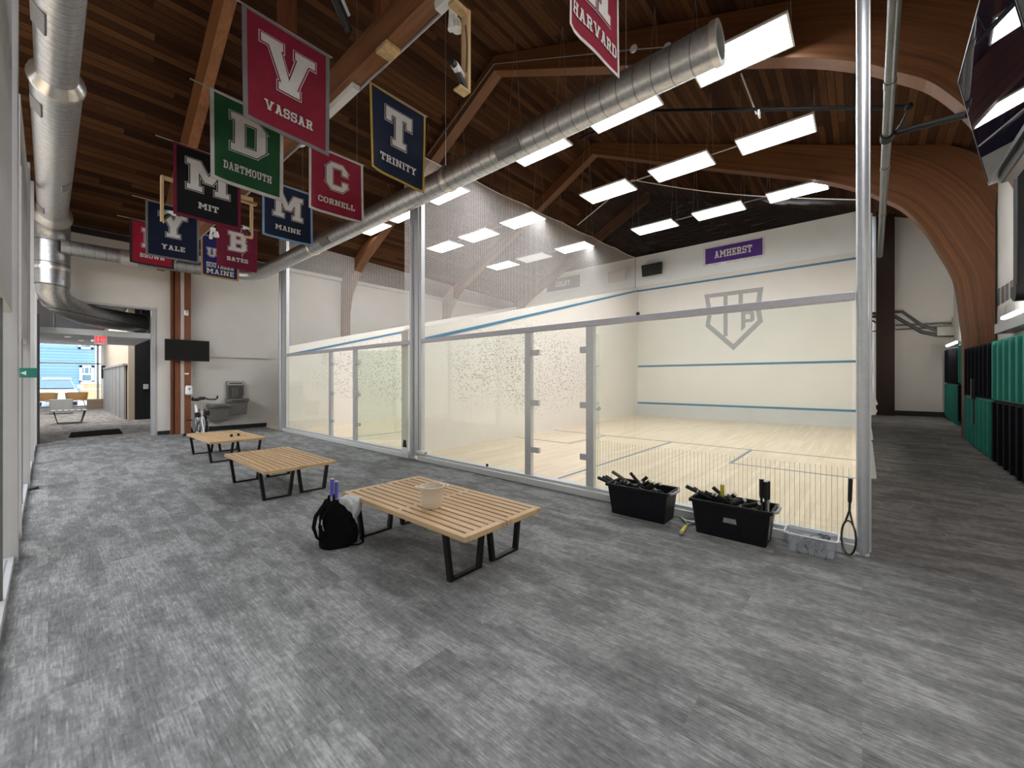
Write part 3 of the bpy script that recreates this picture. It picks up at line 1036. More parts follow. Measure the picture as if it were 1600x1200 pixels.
p2 = [(LX, 11.84, 3.16), (LX, 11.86, 3.02), (LX + 0.05, 11.98, 2.86), (LX + 0.2, 12.2, 2.76), (LX + 0.42, 12.45, 2.69), (LX + 0.75, 12.75, 2.66), (LX + 1.5, 13.35, 2.655)]
obj('lobby_elbow', MB().tube(p2, 0.225, 28, cap=False), M['duct_z'], t, smooth=True)
obj('joint_ring', MB().tube([(LX, 11.84, 3.40), (LX, 11.84, 3.46)], 0.245, 28, cap=False), M['duct_band'], t, smooth=True)
obj('joint_ring', MB().tube([(LX + 1.42, 13.29, 2.655), (LX + 1.5, 13.35, 2.655)], 0.235, 28, cap=False), M['duct_band'], t, smooth=True)
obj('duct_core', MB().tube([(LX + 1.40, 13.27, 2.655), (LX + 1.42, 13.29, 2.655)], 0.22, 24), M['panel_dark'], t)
for (y, sx) in ((4.95, -1), (6.55, -1), (9.0, 1), (10.5, -1)):
    r = 0.155 if y < 6.2 else 0.196
    a = R(-50) if sx > 0 else R(-140)
    c, s_ = math.cos(a), math.sin(a)
    obj('grille', MB().prism([(LX + c * r - s_ * k * 0.06, y, LZ + s_ * r + c * k * 0.06) for k in (-1, 1)] + [(LX + c * (r - .02) - s_ * k * 0.06, y, LZ + s_ * (r - .02) + c * k * 0.06) for k in (1, -1)], (0, 0.3, 0)), M['grille'], t)
t = thing('duct', 'short cross duct along the far wall joining the large drop to the spiral duct', 'duct', (1.4, 11.66, DZ))
obj('duct_tube', MB().tube([(LX + 0.10, 11.66, DZ - 0.03), (0.9, 11.66, DZ - 0.03), (2.5, 11.66, DZ)], DR - 0.004, 24, cap=False), M['duct_x'], t, smooth=True)
obj('joint_ring', MB().tube([(0.98, 11.66, DZ - 0.03), (1.25, 11.66, DZ - 0.02)], DR + 0.008, 24, cap=False), M['duct_band'], t, smooth=True)

# ------------------------------------------------------------------ light panels over the courts
LH = 5.35
rows = [(5.66, 'in the row beside the duct'), (7.95, 'in the middle row'), (10.6, 'in the row nearest the front wall')]
order = ['first', 'second', 'third', 'fourth', 'fifth', 'sixth']


def panel_light(x, y, label, dim=False):
    t = thing('ceiling_light', label, 'ceiling light', (x, y, LH), 'LED panels hung over the courts')
    hx, hy = 0.28, 0.52
    obj('diffuser', MB().box((x - hx, y - hy, LH - 0.004), (x + hx, y + hy, LH + 0.004)), M['lamp_dim' if dim else 'lamp'], t)
    fr = MB()
    fr.box((x - hx - 0.02, y - hy - 0.02, LH + 0.005), (x + hx + 0.02, y + hy + 0.02, LH + 0.022))
    fr.box((x - hx - 0.02, y - hy - 0.02, LH - 0.008), (x - hx, y + hy + 0.02, LH + 0.006)).box((x + hx, y - hy - 0.02, LH - 0.008), (x + hx + 0.02, y + hy + 0.02, LH + 0.006))
    fr.box((x - hx, y - hy - 0.02, LH - 0.008), (x + hx, y - hy, LH + 0.006)).box((x - hx, y + hy, LH - 0.008), (x + hx, y + hy + 0.02, LH + 0.006))
    obj('frame', fr, M['lamp_frame'], t)
    for k in (-1, 1):
        yy = y + k * hy
        obj('cable', MB().tube([(x - hx * 0.8, yy, LH + 0.05), (x, yy, roof_z(yy) - 0.02), (x + hx * 0.8, yy, LH + 0.05)], 0.0035, 5, cap=False), M['cable'], t)
    return t


YS = {0: [1.16, 2.75, 4.32, 6.90, 8.55, 9.90], 1: [1.10, 2.62, 4.16, 6.55, 8.15, 9.62], 2: [1.07, 2.62, 4.18, 6.68, 8.25, 9.65]}
for ri, (x, where) in enumerate(rows):
    for k, y in enumerate(YS[ri]):
        panel_light(x, y, 'LED panel light %s, %s from the hallway end%s' % (where, order[k], ', dimmer' if (ri == 2 and k == 4) else ''), dim=(ri == 2 and k == 4))
    for a, b_ in ((0, 1), (1, 2), (3, 4), (4, 5)):
        c = obj('conduit', MB().tube([(x, YS[ri][a] + 0.54, LH + 0.05), (x, YS[ri][b_] - 0.54, LH + 0.05)], 0.012, 6), M['conduit'], loc=(x, YS[ri][a] + 0.8, LH + 0.05))
        tag(c, 'conduit between %s and %s LED panels %s' % (order[a], order[b_], where), 'conduit', 'conduits between LED panels')
# ------------------------------------------------------------------ pipes and gear under the roof
t = thing('pipe', 'black iron gas pipe crossing under the boards beyond the first arch', 'pipe', (6.6, 1.0, 5.3))
PA, PB = atx(1000, 174, 6.7), atx(1420, 167, 6.7)
obj('pipe_run', MB().tube([PA + Vector((0, 1.2, 0.0)), PA, PB, atx(1410, 194, 6.9), atx(1398, 210, 7.0)], 0.026, 10), M['black_pipe'], t, smooth=True)
obj('elbow', MB().ball(PB, 0.045), M['black_pipe'], t, smooth=True)
obj('drop_rod', MB().tube([atx(1182, 178, 6.7), atx(1158, 115, 6.7)], 0.010, 6), M['white_plastic'], t)
obj('junction_box', MB().box(tuple(atx(1178, 181, 6.66) - Vector((0.02, 0.05, 0.03))), tuple(atx(1188, 176, 6.7) + Vector((0.03, 0.0, 0.02)))), M['white_plastic'], t)

t = thing('pipe', 'galvanised pipe slanting up beside the corner post', 'pipe', (4.4, -0.4, 4.4))
q0, q1 = atx(1399, -10, 4.3), atx(1375, 400, 11.5)
obj('pipe_run', MB().tube([q0, q1], 0.044, 16), M['steel_pipe'], t, smooth=True)
for f in (0.16, 0.42, 0.66):
    p = q0.lerp(q1, f)
    d = (q1 - q0).normalized()
    obj('coupling', MB().tube([p - d * 0.05, p + d * 0.05], 0.050, 16), M['steel_pipe'], t, smooth=True)

# ------------------------------------------------------------------ television beside the hallway
tA = atx(1497, 127, 4.55)
dv = ray(1388, 532).normalized()
rb = ray(1545, 290)
E0 = Vector((0, 0, EYE))
tt = (tA - E0).dot(dv) / rb.dot(dv)
tB = E0 + rb * tt
hd = (tB - tA)
TH_ = hd.length
hd.normalize()
nrm = dv.cross(hd)
if nrm.y < 0:
    nrm = -nrm
TW = TH_ * 1.75
M_tv = Matrix((( -dv.x, hd.x, nrm.x, tA.x), (-dv.y, hd.y, nrm.y, tA.y), (-dv.z, hd.z, nrm.z, tA.z), (0, 0, 0, 1)))
t = thing('tv', 'large glossy black television tilted down from the ceiling beside the hallway', 'tv', tuple(tA))
obj('casing', MB().box((0, 0, -0.055), (TW, TH_, -0.004)).moved(M_tv), M['black_plastic'], t, bevel=0.006)
obj('screen', MB().box((0.012, 0.012, -0.004), (TW - 0.012, TH_ - 0.03, 0.0005)).moved(M_tv), M['screen'], t)
mb = MB().box((0, 0, -0.006), (TW, 0.010, 0.003)).box((0, TH_ - 0.026, -0.006), (TW, TH_, 0.003)).box((0, 0, -0.006), (0.010, TH_, 0.003))
obj('bezel', mb.moved(M_tv), M['black_plastic'], t)
obj('rear_housing', MB().box((0.25, 0.25, -0.11), (TW - 0.2, TH_ - 0.02, -0.05)).moved(M_tv), M['black_plastic'], t, bevel=0.02)
obj('sound_bar', MB().box((0.18, TH_ - 0.02, -0.10), (TW - 0.2, TH_ + 0.055, -0.02)).moved(M_tv), M['black_plastic'], t, bevel=0.01)
q = M_tv @ Vector((TW * 0.55, TH_ * 0.4, -0.1))
obj('mount_arm', MB().tube([q, (q.x + 0.05, q.y - 0.12, q.z + 0.25), (q.x + 0.05, q.y - 0.12, roof_z(q.y - 0.12))], 0.03, 10), M['black_pipe'], t, smooth=True)
t = thing('pipe', 'black bracing pipe reaching from the galvanised pipe toward the television', 'pipe', (5.9, -0.5, 4.5))
def vpix(p):
    d = SN * p.x + CS * p.y
    return V0 - FPX * (p.z - EYE) / d


pj = min((q0.lerp(q1, i / 200) for i in range(201)), key=lambda p: abs(vpix(p) - 214))
br = [pj, atx(1400, 208, pj.x + 0.1), atx(1440, 197, pj.x), atx(1514, 178, pj.x - 0.4)]
pdir = (q1 - q0).normalized()
obj('pipe_run', MB().tube(br, 0.036, 10), M['black_pipe'], t, smooth=True)
obj('clamp_ring', MB().tube([br[0] - pdir * 0.07, br[0] + pdir * 0.07], 0.062, 12), M['black_pipe'], t, smooth=True)

# black pole on the right, with its rounded foot
pq = aty(1592, 470, -1.12)
t = thing('pole', 'black square hanging pole with a rounded foot in front of the pinned photographs', 'pole', (pq.x, pq.y, pq.z))
obj('pole_shaft', MB().box((pq.x - 0.05, pq.y - 0.06, pq.z + 0.12), (pq.x + 0.09, pq.y + 0.02, 4.6)), M['black_steel'], t, bevel=0.012)
obj('pole_foot', MB().prism([(pq.x - 0.075 + 0.0, pq.y - 0.07, pq.z + 0.15)] + [(pq.x + 0.02 - 0.095 * math.cos(a), pq.y - 0.07, pq.z + 0.09 - 0.09 * math.sin(a)) for a in [k * math.pi / 8 for k in range(9)]] + [(pq.x + 0.115, pq.y - 0.07, pq.z + 0.15)], (0, 0.10, 0)), M['black_steel'], t, bevel=0.006)

# ------------------------------------------------------------------ block lettering
def rc(x0, y0, x1, y1):
    return [(x0, y0), (x1, y0), (x1, y1), (x0, y1)]


SF, TH2, ST = 1.0, 1.7, 2.4      # serif overhang, slab thickness, stem width


def stem(x, lo=True, hi=True, y0=0.0, y1=10.0):
    p = [rc(x, y0, x + ST, y1)]
    if lo:
        p.append(rc(x - SF, y0, x + ST + SF, y0 + TH2))
    if hi:
        p.append(rc(x - SF, y1 - TH2, x + ST + SF, y1))
    return p


def bowl(x0, y0, x1, y1, left=True, c=2.0, right=True):
    """octagonal ring, optionally without its left side"""
    w, t = ST, 1.8
    p = [rc(x0 + (c if left else 0), y1 - t, x1 - c, y1), rc(x0 + (c if left else 0), y0, x1 - c, y0 + t)]
    if right:
        p += [rc(x1 - w, y0 + c, x1, y1 - c)]
    p += [[(x1 - w, y1 - c), (x1, y1 - c), (x1 - c, y1), (x1 - c - 0.6, y1), (x1 - w, y1 - t)], [(x1 - c, y0), (x1, y0 + c), (x1 - w, y0 + c), (x1 - w, y0 + t), (x1 - c - 0.6, y0)]]
    if left:
        p += [rc(x0, y0 + c, x0 + w, y1 - c), [(x0, y1 - c), (x0 + w, y1 - c), (x0 + w, y1 - t), (x0 + c + 0.6, y1), (x0 + c, y1)], [(x0 + c, y0), (x0 + c + 0.6, y0), (x0 + w, y0 + t), (x0 + w, y0 + c), (x0, y0 + c)]]
    return p


G = {}
G['A'] = (9.6, [[(0.9, 0), (3.2, 0), (5.9, 10), (3.5, 10)], [(6.4, 0), (8.7, 0), (6.1, 10), (3.7, 10)], rc(2.6, 2.7, 7.0, 4.3), rc(0, 0, 4.0, 1.5), rc(5.6, 0, 9.6, 1.5), rc(2.3, 8.5, 6.1, 10)])
G['B'] = (8.6, stem(SF, False, False) + [rc(0, 8.3, 4, 10), rc(0, 0, 4, 1.7)] + bowl(2, 4.4, 8.2, 10, False, 1.5) + bowl(2, 0, 8.6, 5.9, False, 1.5))
G['C'] = (8.4, [q for q in bowl(0, 0, 8.4, 10, True, 2.0, False)] + [rc(6.0, 6.3, 8.4, 8.0), rc(6.0, 2.0, 8.4, 3.7)])
G['D'] = (8.8, stem(SF, False, False) + [rc(0, 8.2, 4, 10), rc(0, 0, 4, 1.8)] + bowl(2, 0, 8.8, 10, False, 2.2))
G['E'] = (8.0, stem(SF, False, False) + [rc(0, 8.3, 8, 10), rc(0, 0, 8, 1.7), rc(2, 4.2, 6, 5.8), rc(6.3, 6.6, 8, 10), rc(6.3, 0, 8, 3.4), rc(4.8, 3.3, 6.0, 6.7)])
G['H'] = (9.8, stem(SF) + stem(6.4) + [rc(2, 4.1, 8, 5.9)])
G['I'] = (4.4, stem(SF))
G['L'] = (7.8, stem(SF) + [rc(0, 0, 7.8, 1.7), rc(5.9, 0, 7.8, 3.8)])
G['M'] = (12.4, stem(SF, True, False) + stem(9.0, True, False) + [rc(0, 8.3, 3.6, 10), rc(8.8, 8.3, 12.4, 10), [(1.2, 10), (3.9, 10), (7.4, 3.4), (5.0, 3.4)], [(8.5, 10), (11.2, 10), (7.4, 3.4), (5.0, 3.4)]])
G['N'] = (10.6, stem(SF, True, False) + [rc(7.6, 0, 9.6, 10), rc(0, 8.3, 3.4, 10), rc(6.4, 8.3, 10.6, 10), [(1.2, 10), (3.8, 10), (9.6, 0), (7.0, 0)]])
G['O'] = (8.6, bowl(0, 0, 8.6, 10))
G['P'] = (8.2, stem(SF, True, False) + [rc(0, 8.3, 4, 10)] + bowl(2, 3.8, 8.2, 10, False, 1.6))
G['R'] = (9.2, stem(SF, True, False) + [rc(0, 8.3, 4, 10)] + bowl(2, 4.2, 8.4, 10, False, 1.6) + [[(4.2, 4.6), (6.6, 5.0), (8.6, 0), (6.2, 0)], rc(5.6, 0, 9.2, 1.6)])
G['S'] = (8.2, [rc(1.8, 8.3, 6.4, 10), rc(1.8, 4.2, 6.4, 5.9), rc(1.8, 0, 6.4, 1.7), rc(0, 5.9, 2.4, 8.2), rc(5.8, 1.8, 8.2, 4.2), rc(6.0, 6.6, 8.2, 10), rc(0, 0, 2.2, 3.4),
                [(0, 8.2), (2.4, 8.2), (2.4, 10), (1.8, 10)], [(0, 5.9), (1.8, 4.2), (2.4, 4.2), (2.4, 5.9)], [(5.8, 4.2), (8.2, 4.2), (6.4, 5.9), (5.8, 5.9)], [(5.8, 0), (6.4, 0), (8.2, 1.8), (5.8, 1.8)]])
G['T'] = (9.0, [rc(3.3, 0, 5.7, 10), rc(0, 8.2, 9, 10), rc(0, 6.3, 1.9, 10), rc(7.1, 6.3, 9, 10), rc(2.1, 0, 6.9, 1.7)])
G['U'] = (9.8, [rc(1, 2.0, 3.4, 10), rc(6.4, 2.0, 8.8, 10), rc(0, 8.3, 4.4, 10), rc(5.4, 8.3, 9.8, 10), rc(3, 0, 6.8, 1.8), [(1, 2), (3, 0), (3.4, 0), (3.4, 2.0)], [(6.4, 0), (6.8, 0), (8.8, 2.0), (6.4, 2.0)]])
G['V'] = (11.6, [[(0.9, 10), (3.5, 10), (6.7, 0), (4.7, 0)], [(8.1, 10), (10.7, 10), (6.9, 0), (4.9, 0)], rc(0, 8.3, 4.5, 10), rc(7.1, 8.3, 11.6, 10), rc(3.5, 0, 8.1, 1.6)])
G['W'] = (13.6, [[(0.9, 10), (3.3, 10), (5.2, 0), (2.9, 0)], [(5.2, 0), (3.2, 0), (5.9, 10), (7.9, 10)], [(8.4, 0), (10.4, 0), (7.7, 10), (5.7, 10)], [(10.3, 10), (12.7, 10), (10.7, 0), (8.4, 0)], rc(0, 8.4, 4.2, 10), rc(9.4, 8.4, 13.6, 10)])
G['X'] = (9.4, [[(0.6, 0), (3.2, 0), (8.8, 10), (6.2, 10)], [(6.2, 0), (8.8, 0), (3.2, 10), (0.6, 10)], rc(0, 0, 3.9, 1.5), rc(5.5, 0, 9.4, 1.5), rc(0, 8.5, 3.9, 10), rc(5.5, 8.5, 9.4, 10)])
G['Y'] = (9.8, [rc(3.7, 0, 6.1, 5), [(0.9, 10), (3.5, 10), (6.1, 4.6), (3.7, 4.2)], [(6.3, 10), (8.9, 10), (6.1, 4.2), (3.7, 4.6)], rc(0, 8.4, 4.2, 10), rc(5.6, 8.4, 9.8, 10), rc(2.5, 0, 7.3, 1.6)])
G[' '] = (4.5, [])


def ccw(p):
    a = sum(p[i][0] * p[(i + 1) % len(p)][1] - p[(i + 1) % len(p)][0] * p[i][1] for i in range(len(p)))
    return p if a > 0 else p[::-1]


def grow(poly, d):
    """convex polygon pushed outwards by d"""
    p = ccw(poly)
    n = len(p)
    ln = []
    for i in range(n):
        (x0, y0), (x1, y1) = p[i], p[(i + 1) % n]
        l = math.hypot(x1 - x0, y1 - y0) or 1e-9
        nx, ny = (y1 - y0) / l, -(x1 - x0) / l
        ln.append((nx, ny, nx * x0 + ny * y0 + d))
    out = []
    for i in range(n):
        a, b = ln[i - 1], ln[i]
        det = a[0] * b[1] - a[1] * b[0]
        if abs(det) < 1e-6:
            out.append((p[i][0] + b[0] * d, p[i][1] + b[1] * d))
            continue
        out.append(((a[2] * b[1] - a[1] * b[2]) / det, (a[0] * b[2] - a[2] * b[0]) / det))
    return out


def word_polys(txt, cx, y0, h, space=1.1, d=0.0, maxw=None, stretch=1.0):
    k = h / 10.0
    w = sum(G[c][0] for c in txt) + space * (len(txt) - 1)
    kx = k * stretch
    if maxw and w * kx > maxw:
        kx = maxw / w
    x = cx - w * kx / 2
    out = []
    for c in txt:
        for p in G[c][1]:
            q = [(x + a * kx, y0 + b * k) for a, b in p]
            out.append(grow(q, d) if d else q)
        x += (G[c][0] + space) * kx
    return out


def flat_mesh(polys, fn, lift, cut=None):
    """polygons of a (s, t) plane mapped through fn(s, t, lift); cut at even steps so that they follow folds"""
    bm = bmesh.new()
    for i, p in enumerate(polys):
        try:      # pieces of a letter overlap: each lies a hair above the one before
            bm.faces.new([bm.verts.new((a, b, (i % 16) * 4e-5)) for a, b in ccw(p)])
        except Exception:
            pass
    if cut:
        for axis, step, lim in ((0, cut[0], cut[2]), (1, cut[1], cut[3])):
            q = step
            while q < lim:
                co, no = [0, 0, 0], [0, 0, 0]
                co[axis] = q
                no[axis] = 1
                bmesh.ops.bisect_plane(bm, geom=bm.verts[:] + bm.edges[:] + bm.faces[:], plane_co=co, plane_no=no, dist=1e-5)
                q += step
    mb = MB()
    bm.verts.index_update()
    mb.v = [fn(v.co.x, v.co.y, lift + v.co.z) for v in bm.verts]
    mb.f = [[v.index for v in f.verts] for f in bm.faces]
    bm.free()
    return mb


def obj_raw(name, mb, mat, parent, smooth=False):
    me = bpy.data.meshes.new(name)
    off = wpos(parent)
    me.from_pydata([tuple(p - off) for p in mb.v], [], mb.f)
    me.materials.append(mat)
    if smooth:
        for p in me.polygons:
            p.use_smooth = True
    o = bpy.data.objects.new(name, me)
    COL.objects.link(o)
    o.parent = parent
    return o


M['letter_wall'] = plain('wall_banner_letter_white', (0.88, 0.88, 0.88), 0.8, 0, 0.02, 40)
M['letter'] = plain('banner_letter_white', (0.62, 0.60, 0.58), 0.85, 0, 0.05, 40)


def cloth_mat(name, col):
    t = NT('cloth_' + name)
    f = t.noise(t.coord(), 5, 4)
    t.set(t.ramp(f, [(0.3, tuple(c * 0.82 for c in col)), (0.7, tuple(c * 1.1 for c in col))]), 0.8, 0, 0.25)
    wv = t.noise(t.coord(), 420, 1)
    t.bump(wv, 0.25, 0.001)
    return t.m


def banner(label, org, sdir, nrm, Wd, Ht, col, bcol, bw, big, word, name, wave=0.012, seed=0, rod=True, big_h=0.46, big_y=0.36, word_h=0.105, word_y=0.12, rod_ext=(0.12, 0.02), two=None, maxw=0.86, big_x=0.5):
    """org: top-left corner; sdir: direction to the right along the top; nrm: towards the viewer"""
    org, sdir, nrm = Vector(org), Vector(sdir).normalized(), Vector(nrm).normalized()
    rnd = random.Random(seed)
    p1, p2 = rnd.uniform(0, 6), rnd.uniform(0, 6)

    def fn(s, t_, lift):
        d = (Ht - t_) / Ht
        b = wave * (0.25 + 0.75 * d) * (math.sin(s / Wd * 4.2 + p1) + 0.5 * math.sin(s / Wd * 9 + p2 + d * 2)) + wave * 1.2 * d * d * math.cos(s / Wd * 3 + p2)
        b += wave * 1.6 * math.exp(-((s / Wd) / 0.10) ** 2) * (0.4 + d)
        return org + sdir * s + Vector((0, 0, t_ - Ht)) + nrm * (b + lift)

    t = thing('banner', label, 'banner', tuple(org + sdir * Wd / 2))
    N, K = 18, 18
    g = MB()
    for sd in (0.0, -0.003):
        g.v += [fn(Wd * i / N, Ht * j / K, sd) for j in range(K + 1) for i in range(N + 1)]
    q = (N + 1) * (K + 1)
    for o_ in (0, q):
        for j in range(K):
            for i in range(N):
                a = o_ + j * (N + 1) + i
                f = [a, a + 1, a + N + 2, a + N + 1]
                g.f.append(f if o_ == 0 else f[::-1])
    obj_raw('cloth', g, col, t, True)
    cut = (Wd / 9, Ht / 9, Wd, Ht)
    if bw:
        polys = [rc(0, 0, bw, Ht), rc(Wd - bw, 0, Wd, Ht), rc(bw, 0, Wd - bw, bw), rc(bw, Ht - bw * 0.6, Wd - bw, Ht)]
        obj_raw('border', flat_mesh(polys, fn, 0.0025, cut), bcol, t, True)
    if big:
        hb = Ht * big_h
        y0 = Ht * big_y
        for lay, (d, mt) in enumerate(((0.018, M['letter']), (0.0115, M['letter_gap'] if False else col), (0.0, M['letter']))):
            obj_raw('letter_outline' if lay == 0 else ('letter_inline' if lay == 1 else 'big_letter'), flat_mesh(word_polys(big, Wd * big_x, y0, hb, d=d * Ht, stretch=0.95), fn, 0.004 + 0.002 * lay, cut), mt, t)
    for i, wd_ in enumerate(word.split('|')):
        yy = Ht * word_y - i * Ht * (word_h + 0.035)
        obj_raw('lettering', flat_mesh(word_polys(wd_, Wd * 0.5, yy, Ht * word_h, maxw=Wd * maxw), fn, 0.006, cut), M['letter' if rod else 'letter_wall'], t)
    if rod:
        a, b = org - sdir * rod_ext[0] + Vector((0, 0, 0.004)), org + sdir * (Wd + rod_ext[1]) + Vector((0, 0, 0.004))
        obj('rod', MB().tube([a, b], 0.007, 8), M['cable'], t)
    return t


M['c_maroon'] = cloth_mat('maroon', (0.235, 0.014, 0.036))
M['c_grey'] = cloth_mat('grey', (0.20, 0.19, 0.20))
M['c_navy'] = cloth_mat('navy', (0.008, 0.014, 0.038))
M['c_gold'] = cloth_mat('gold', (0.46, 0.32, 0.06))
M['c_green'] = cloth_mat('green', (0.016, 0.085, 0.030))
M['c_white'] = cloth_mat('white', (0.60, 0.59, 0.57))
M['c_crimson'] = cloth_mat('crimson', (0.26, 0.014, 0.038))
M['c_black'] = cloth_mat('black', (0.007, 0.007, 0.009))
M['c_burg'] = cloth_mat('burgundy', (0.16, 0.012, 0.036))
M['c_sky'] = cloth_mat('sky', (0.20, 0.36, 0.58))
M['c_red'] = cloth_mat('red', (0.30, 0.010, 0.030))
M['c_brown'] = cloth_mat('brown', (0.030, 0.020, 0.020))
M['c_royal'] = cloth_mat('royal', (0.016, 0.020, 0.13))
M['c_tan'] = cloth_mat('tan', (0.46, 0.28, 0.13))
M['c_purple'] = cloth_mat('purple', (0.12, 0.055, 0.33))
M['c_slate'] = cloth_mat('slate', (0.16, 0.17, 0.30))
M['c_pad'] = cloth_mat('pad', (0.84, 0.86, 0.88))

NY, EX = (0, -1, 0), (1, 0, 0)
BN = [('V', 'VASSAR', 3.25, (377, 5, 515, 188, 242), 'c_maroon', 'c_grey', 0.03, 'maroon banner with a big white letter V and a dull grey border'),
      ('T', 'TRINITY', 3.25, (576, 128, 665, 262, 302), 'c_navy', 'c_gold', 0.022, 'navy banner with a big white letter T and a gold border'),
      ('D', 'DARTMOUTH', 4.47, (327, 137, 443, 282, 311), 'c_green', 'c_white', 0.032, 'green banner with a big white letter D and a white border'),
      ('C', 'CORNELL', 4.47, (482, 222, 567, 325, 350), 'c_crimson', 'c_white', 0.026, 'crimson banner with a big white letter C and a white border'),
      ('M', 'MIT', 5.60, (270, 221, 376, 338, 357), 'c_black', 'c_burg', 0.03, 'black banner with a big white letter M and a burgundy border'),
      ('M', 'MAINE', 5.60, (409, 278, 488, 368, 384), 'c_navy', 'c_sky', 0.026, 'navy banner with a big white letter M and a light blue border'),
      ('Y', 'YALE', 7.85, (227, 311, 311, 398, 413), 'c_navy', 'c_grey', 0.028, 'navy banner with a big white letter Y and a grey border'),
      ('B', 'BATES', 7.85, (338, 345, 402, 417, 424), 'c_burg', 'c_maroon', 0.02, 'burgundy banner with a big white letter B hanging farthest right of the beam'),
      ('B', 'BROWN', 8.9, (202, 341, 272, 409, 422), 'c_red', 'c_brown', 0.03, 'bright red banner with a dark brown border nearest the far wall'),
      ('U', 'SOUTHERN|MAINE', 8.9, (313, 365, 374, 430, 440), 'c_royal', 'c_tan', 0.03, 'royal blue banner with a tan border behind the burgundy banner')]
for i, (bg, wd_, y, (ul, vt, ur, vb1, vb2), c, bc, bw, lab) in enumerate(BN):
    a, b_ = aty(ul, vt, y), aty(ur, 500, y)
    zb = 0.5 * (aty(ul, vb1, y).z + aty(ur, vb2, y).z)
    kw = dict(big_h=0.43, big_y=0.41, word_h=0.088, word_y=0.17, maxw=0.66 if len(wd_) > 6 else 0.56)
    if wd_.startswith('SOUTH'):
        kw = dict(big_h=0.2, big_y=0.5, word_h=0.12, word_y=0.24, big_x=0.28, maxw=0.72)
    banner(lab, (a.x, y, a.z), EX, NY, b_.x - a.x, a.z - zb, M[c], M[bc], bw, bg, wd_, wd_, wave=0.011, seed=i * 3 + 1, rod_ext=(0.14, 0.02) if i % 2 == 0 else (0.14, 0.02), **kw)

# the nearest banner hangs out of the frame's top, left of the open duct end; it is turned a little
HA, HB = atx(889, 38, 2.05), None
hy0 = HA.y
hb = aty(966, 132, hy0 - 0.02)
banner('maroon banner with a white border hanging nearest, its big letter cut by the picture top', (HA.x, hy0, HA.z + 0.80), (hb.x - HA.x, hb.y - hy0, 0), (0, -1, 0), math.hypot(hb.x - HA.x, hb.y - hy0), 0.80, M['c_maroon'], M['c_white'], 0.024, 'H', 'HARVARD', 'H', wave=0.008, seed=77, word_y=0.14, rod_ext=(0.3, 0.05))

# wall banners, crest and lettering on the front wall
t = banner('purple banner with white block letters on the front wall of the near court', (ENDX - 0.012, 3.92, 5.60), (0, -1, 0), (-1, 0, 0), 1.66, 0.54, M['c_purple'], M['c_pad'], 0.02, None, 'AMHERST', 'A', wave=0.003, seed=5, rod=False, word_h=0.42, word_y=0.31, maxw=0.64)
obj('backing', MB().box((ENDX - 0.008, 2.21, 5.00), (ENDX - 0.001, 3.97, 5.65)), M['c_pad'], t)
t = banner('slate banner with white block letters on the front wall of the farther court', (ENDX - 0.012, 10.33, 5.585), (0, -1, 0), (-1, 0, 0), 1.66, 0.50, M['c_slate'], M['c_slate'], 0.0, None, 'COLBY', 'C', wave=0.003, seed=9, rod=False, word_h=0.42, word_y=0.31, maxw=0.44)


def wallfn(s, z, lift):
    return Vector((ENDX - 0.002 - lift, -s, z))


cr = thing('wall_crest', 'grey shield crest painted on the front wall of the near court', 'crest', (ENDX, 3.09, 3.1))
M['crest'] = plain('crest_grey_paint', (0.40, 0.40, 0.40), 0.6)
# outline in (s=-y, z)
L_, R_ = -3.93, -2.26
bands = []
outer = [(-3.935, 4.10), (-2.26, 4.10), (-2.335, 3.48), (-2.27, 3.05), (-3.075, 2.22), (-3.90, 3.05), (-3.84, 3.48)]
inner = [(-3.78, 3.97), (-2.415, 3.97), (-2.475, 3.48), (-2.41, 3.11), (-3.075, 2.42), (-3.76, 3.11), (-3.70, 3.48)]
for i in range(7):
    j = (i + 1) % 7
    bands.append([outer[i], outer[j], inner[j], inner[i]])
bands += [rc(-3.36, 2.68, -3.24, 4.0), rc(-2.93, 3.42, -2.81, 4.0)]
k = 0.057
px, pz = -2.86, 2.80
bands += [rc(px, pz + 0.12, px + 0.12, pz + 0.62), [(px, pz), (px + 0.12, pz + 0.12), (px + 0.12, pz + 0.14), (px, pz + 0.14)], rc(px, pz + 0.52, px + 0.30, pz + 0.62), rc(px, pz + 0.27, px + 0.30, pz + 0.37), rc(px + 0.25, pz + 0.33, px + 0.36, pz + 0.56),
          [(px + 0.25, pz + 0.56), (px + 0.36, pz + 0.56), (px + 0.30, pz + 0.62), (px + 0.25, pz + 0.62)], [(px + 0.25, pz + 0.27), (px + 0.30, pz + 0.27), (px + 0.36, pz + 0.33), (px + 0.25, pz + 0.33)]]
obj_raw('shield', flat_mesh(bands, wallfn, 0.0), M['crest'], cr)

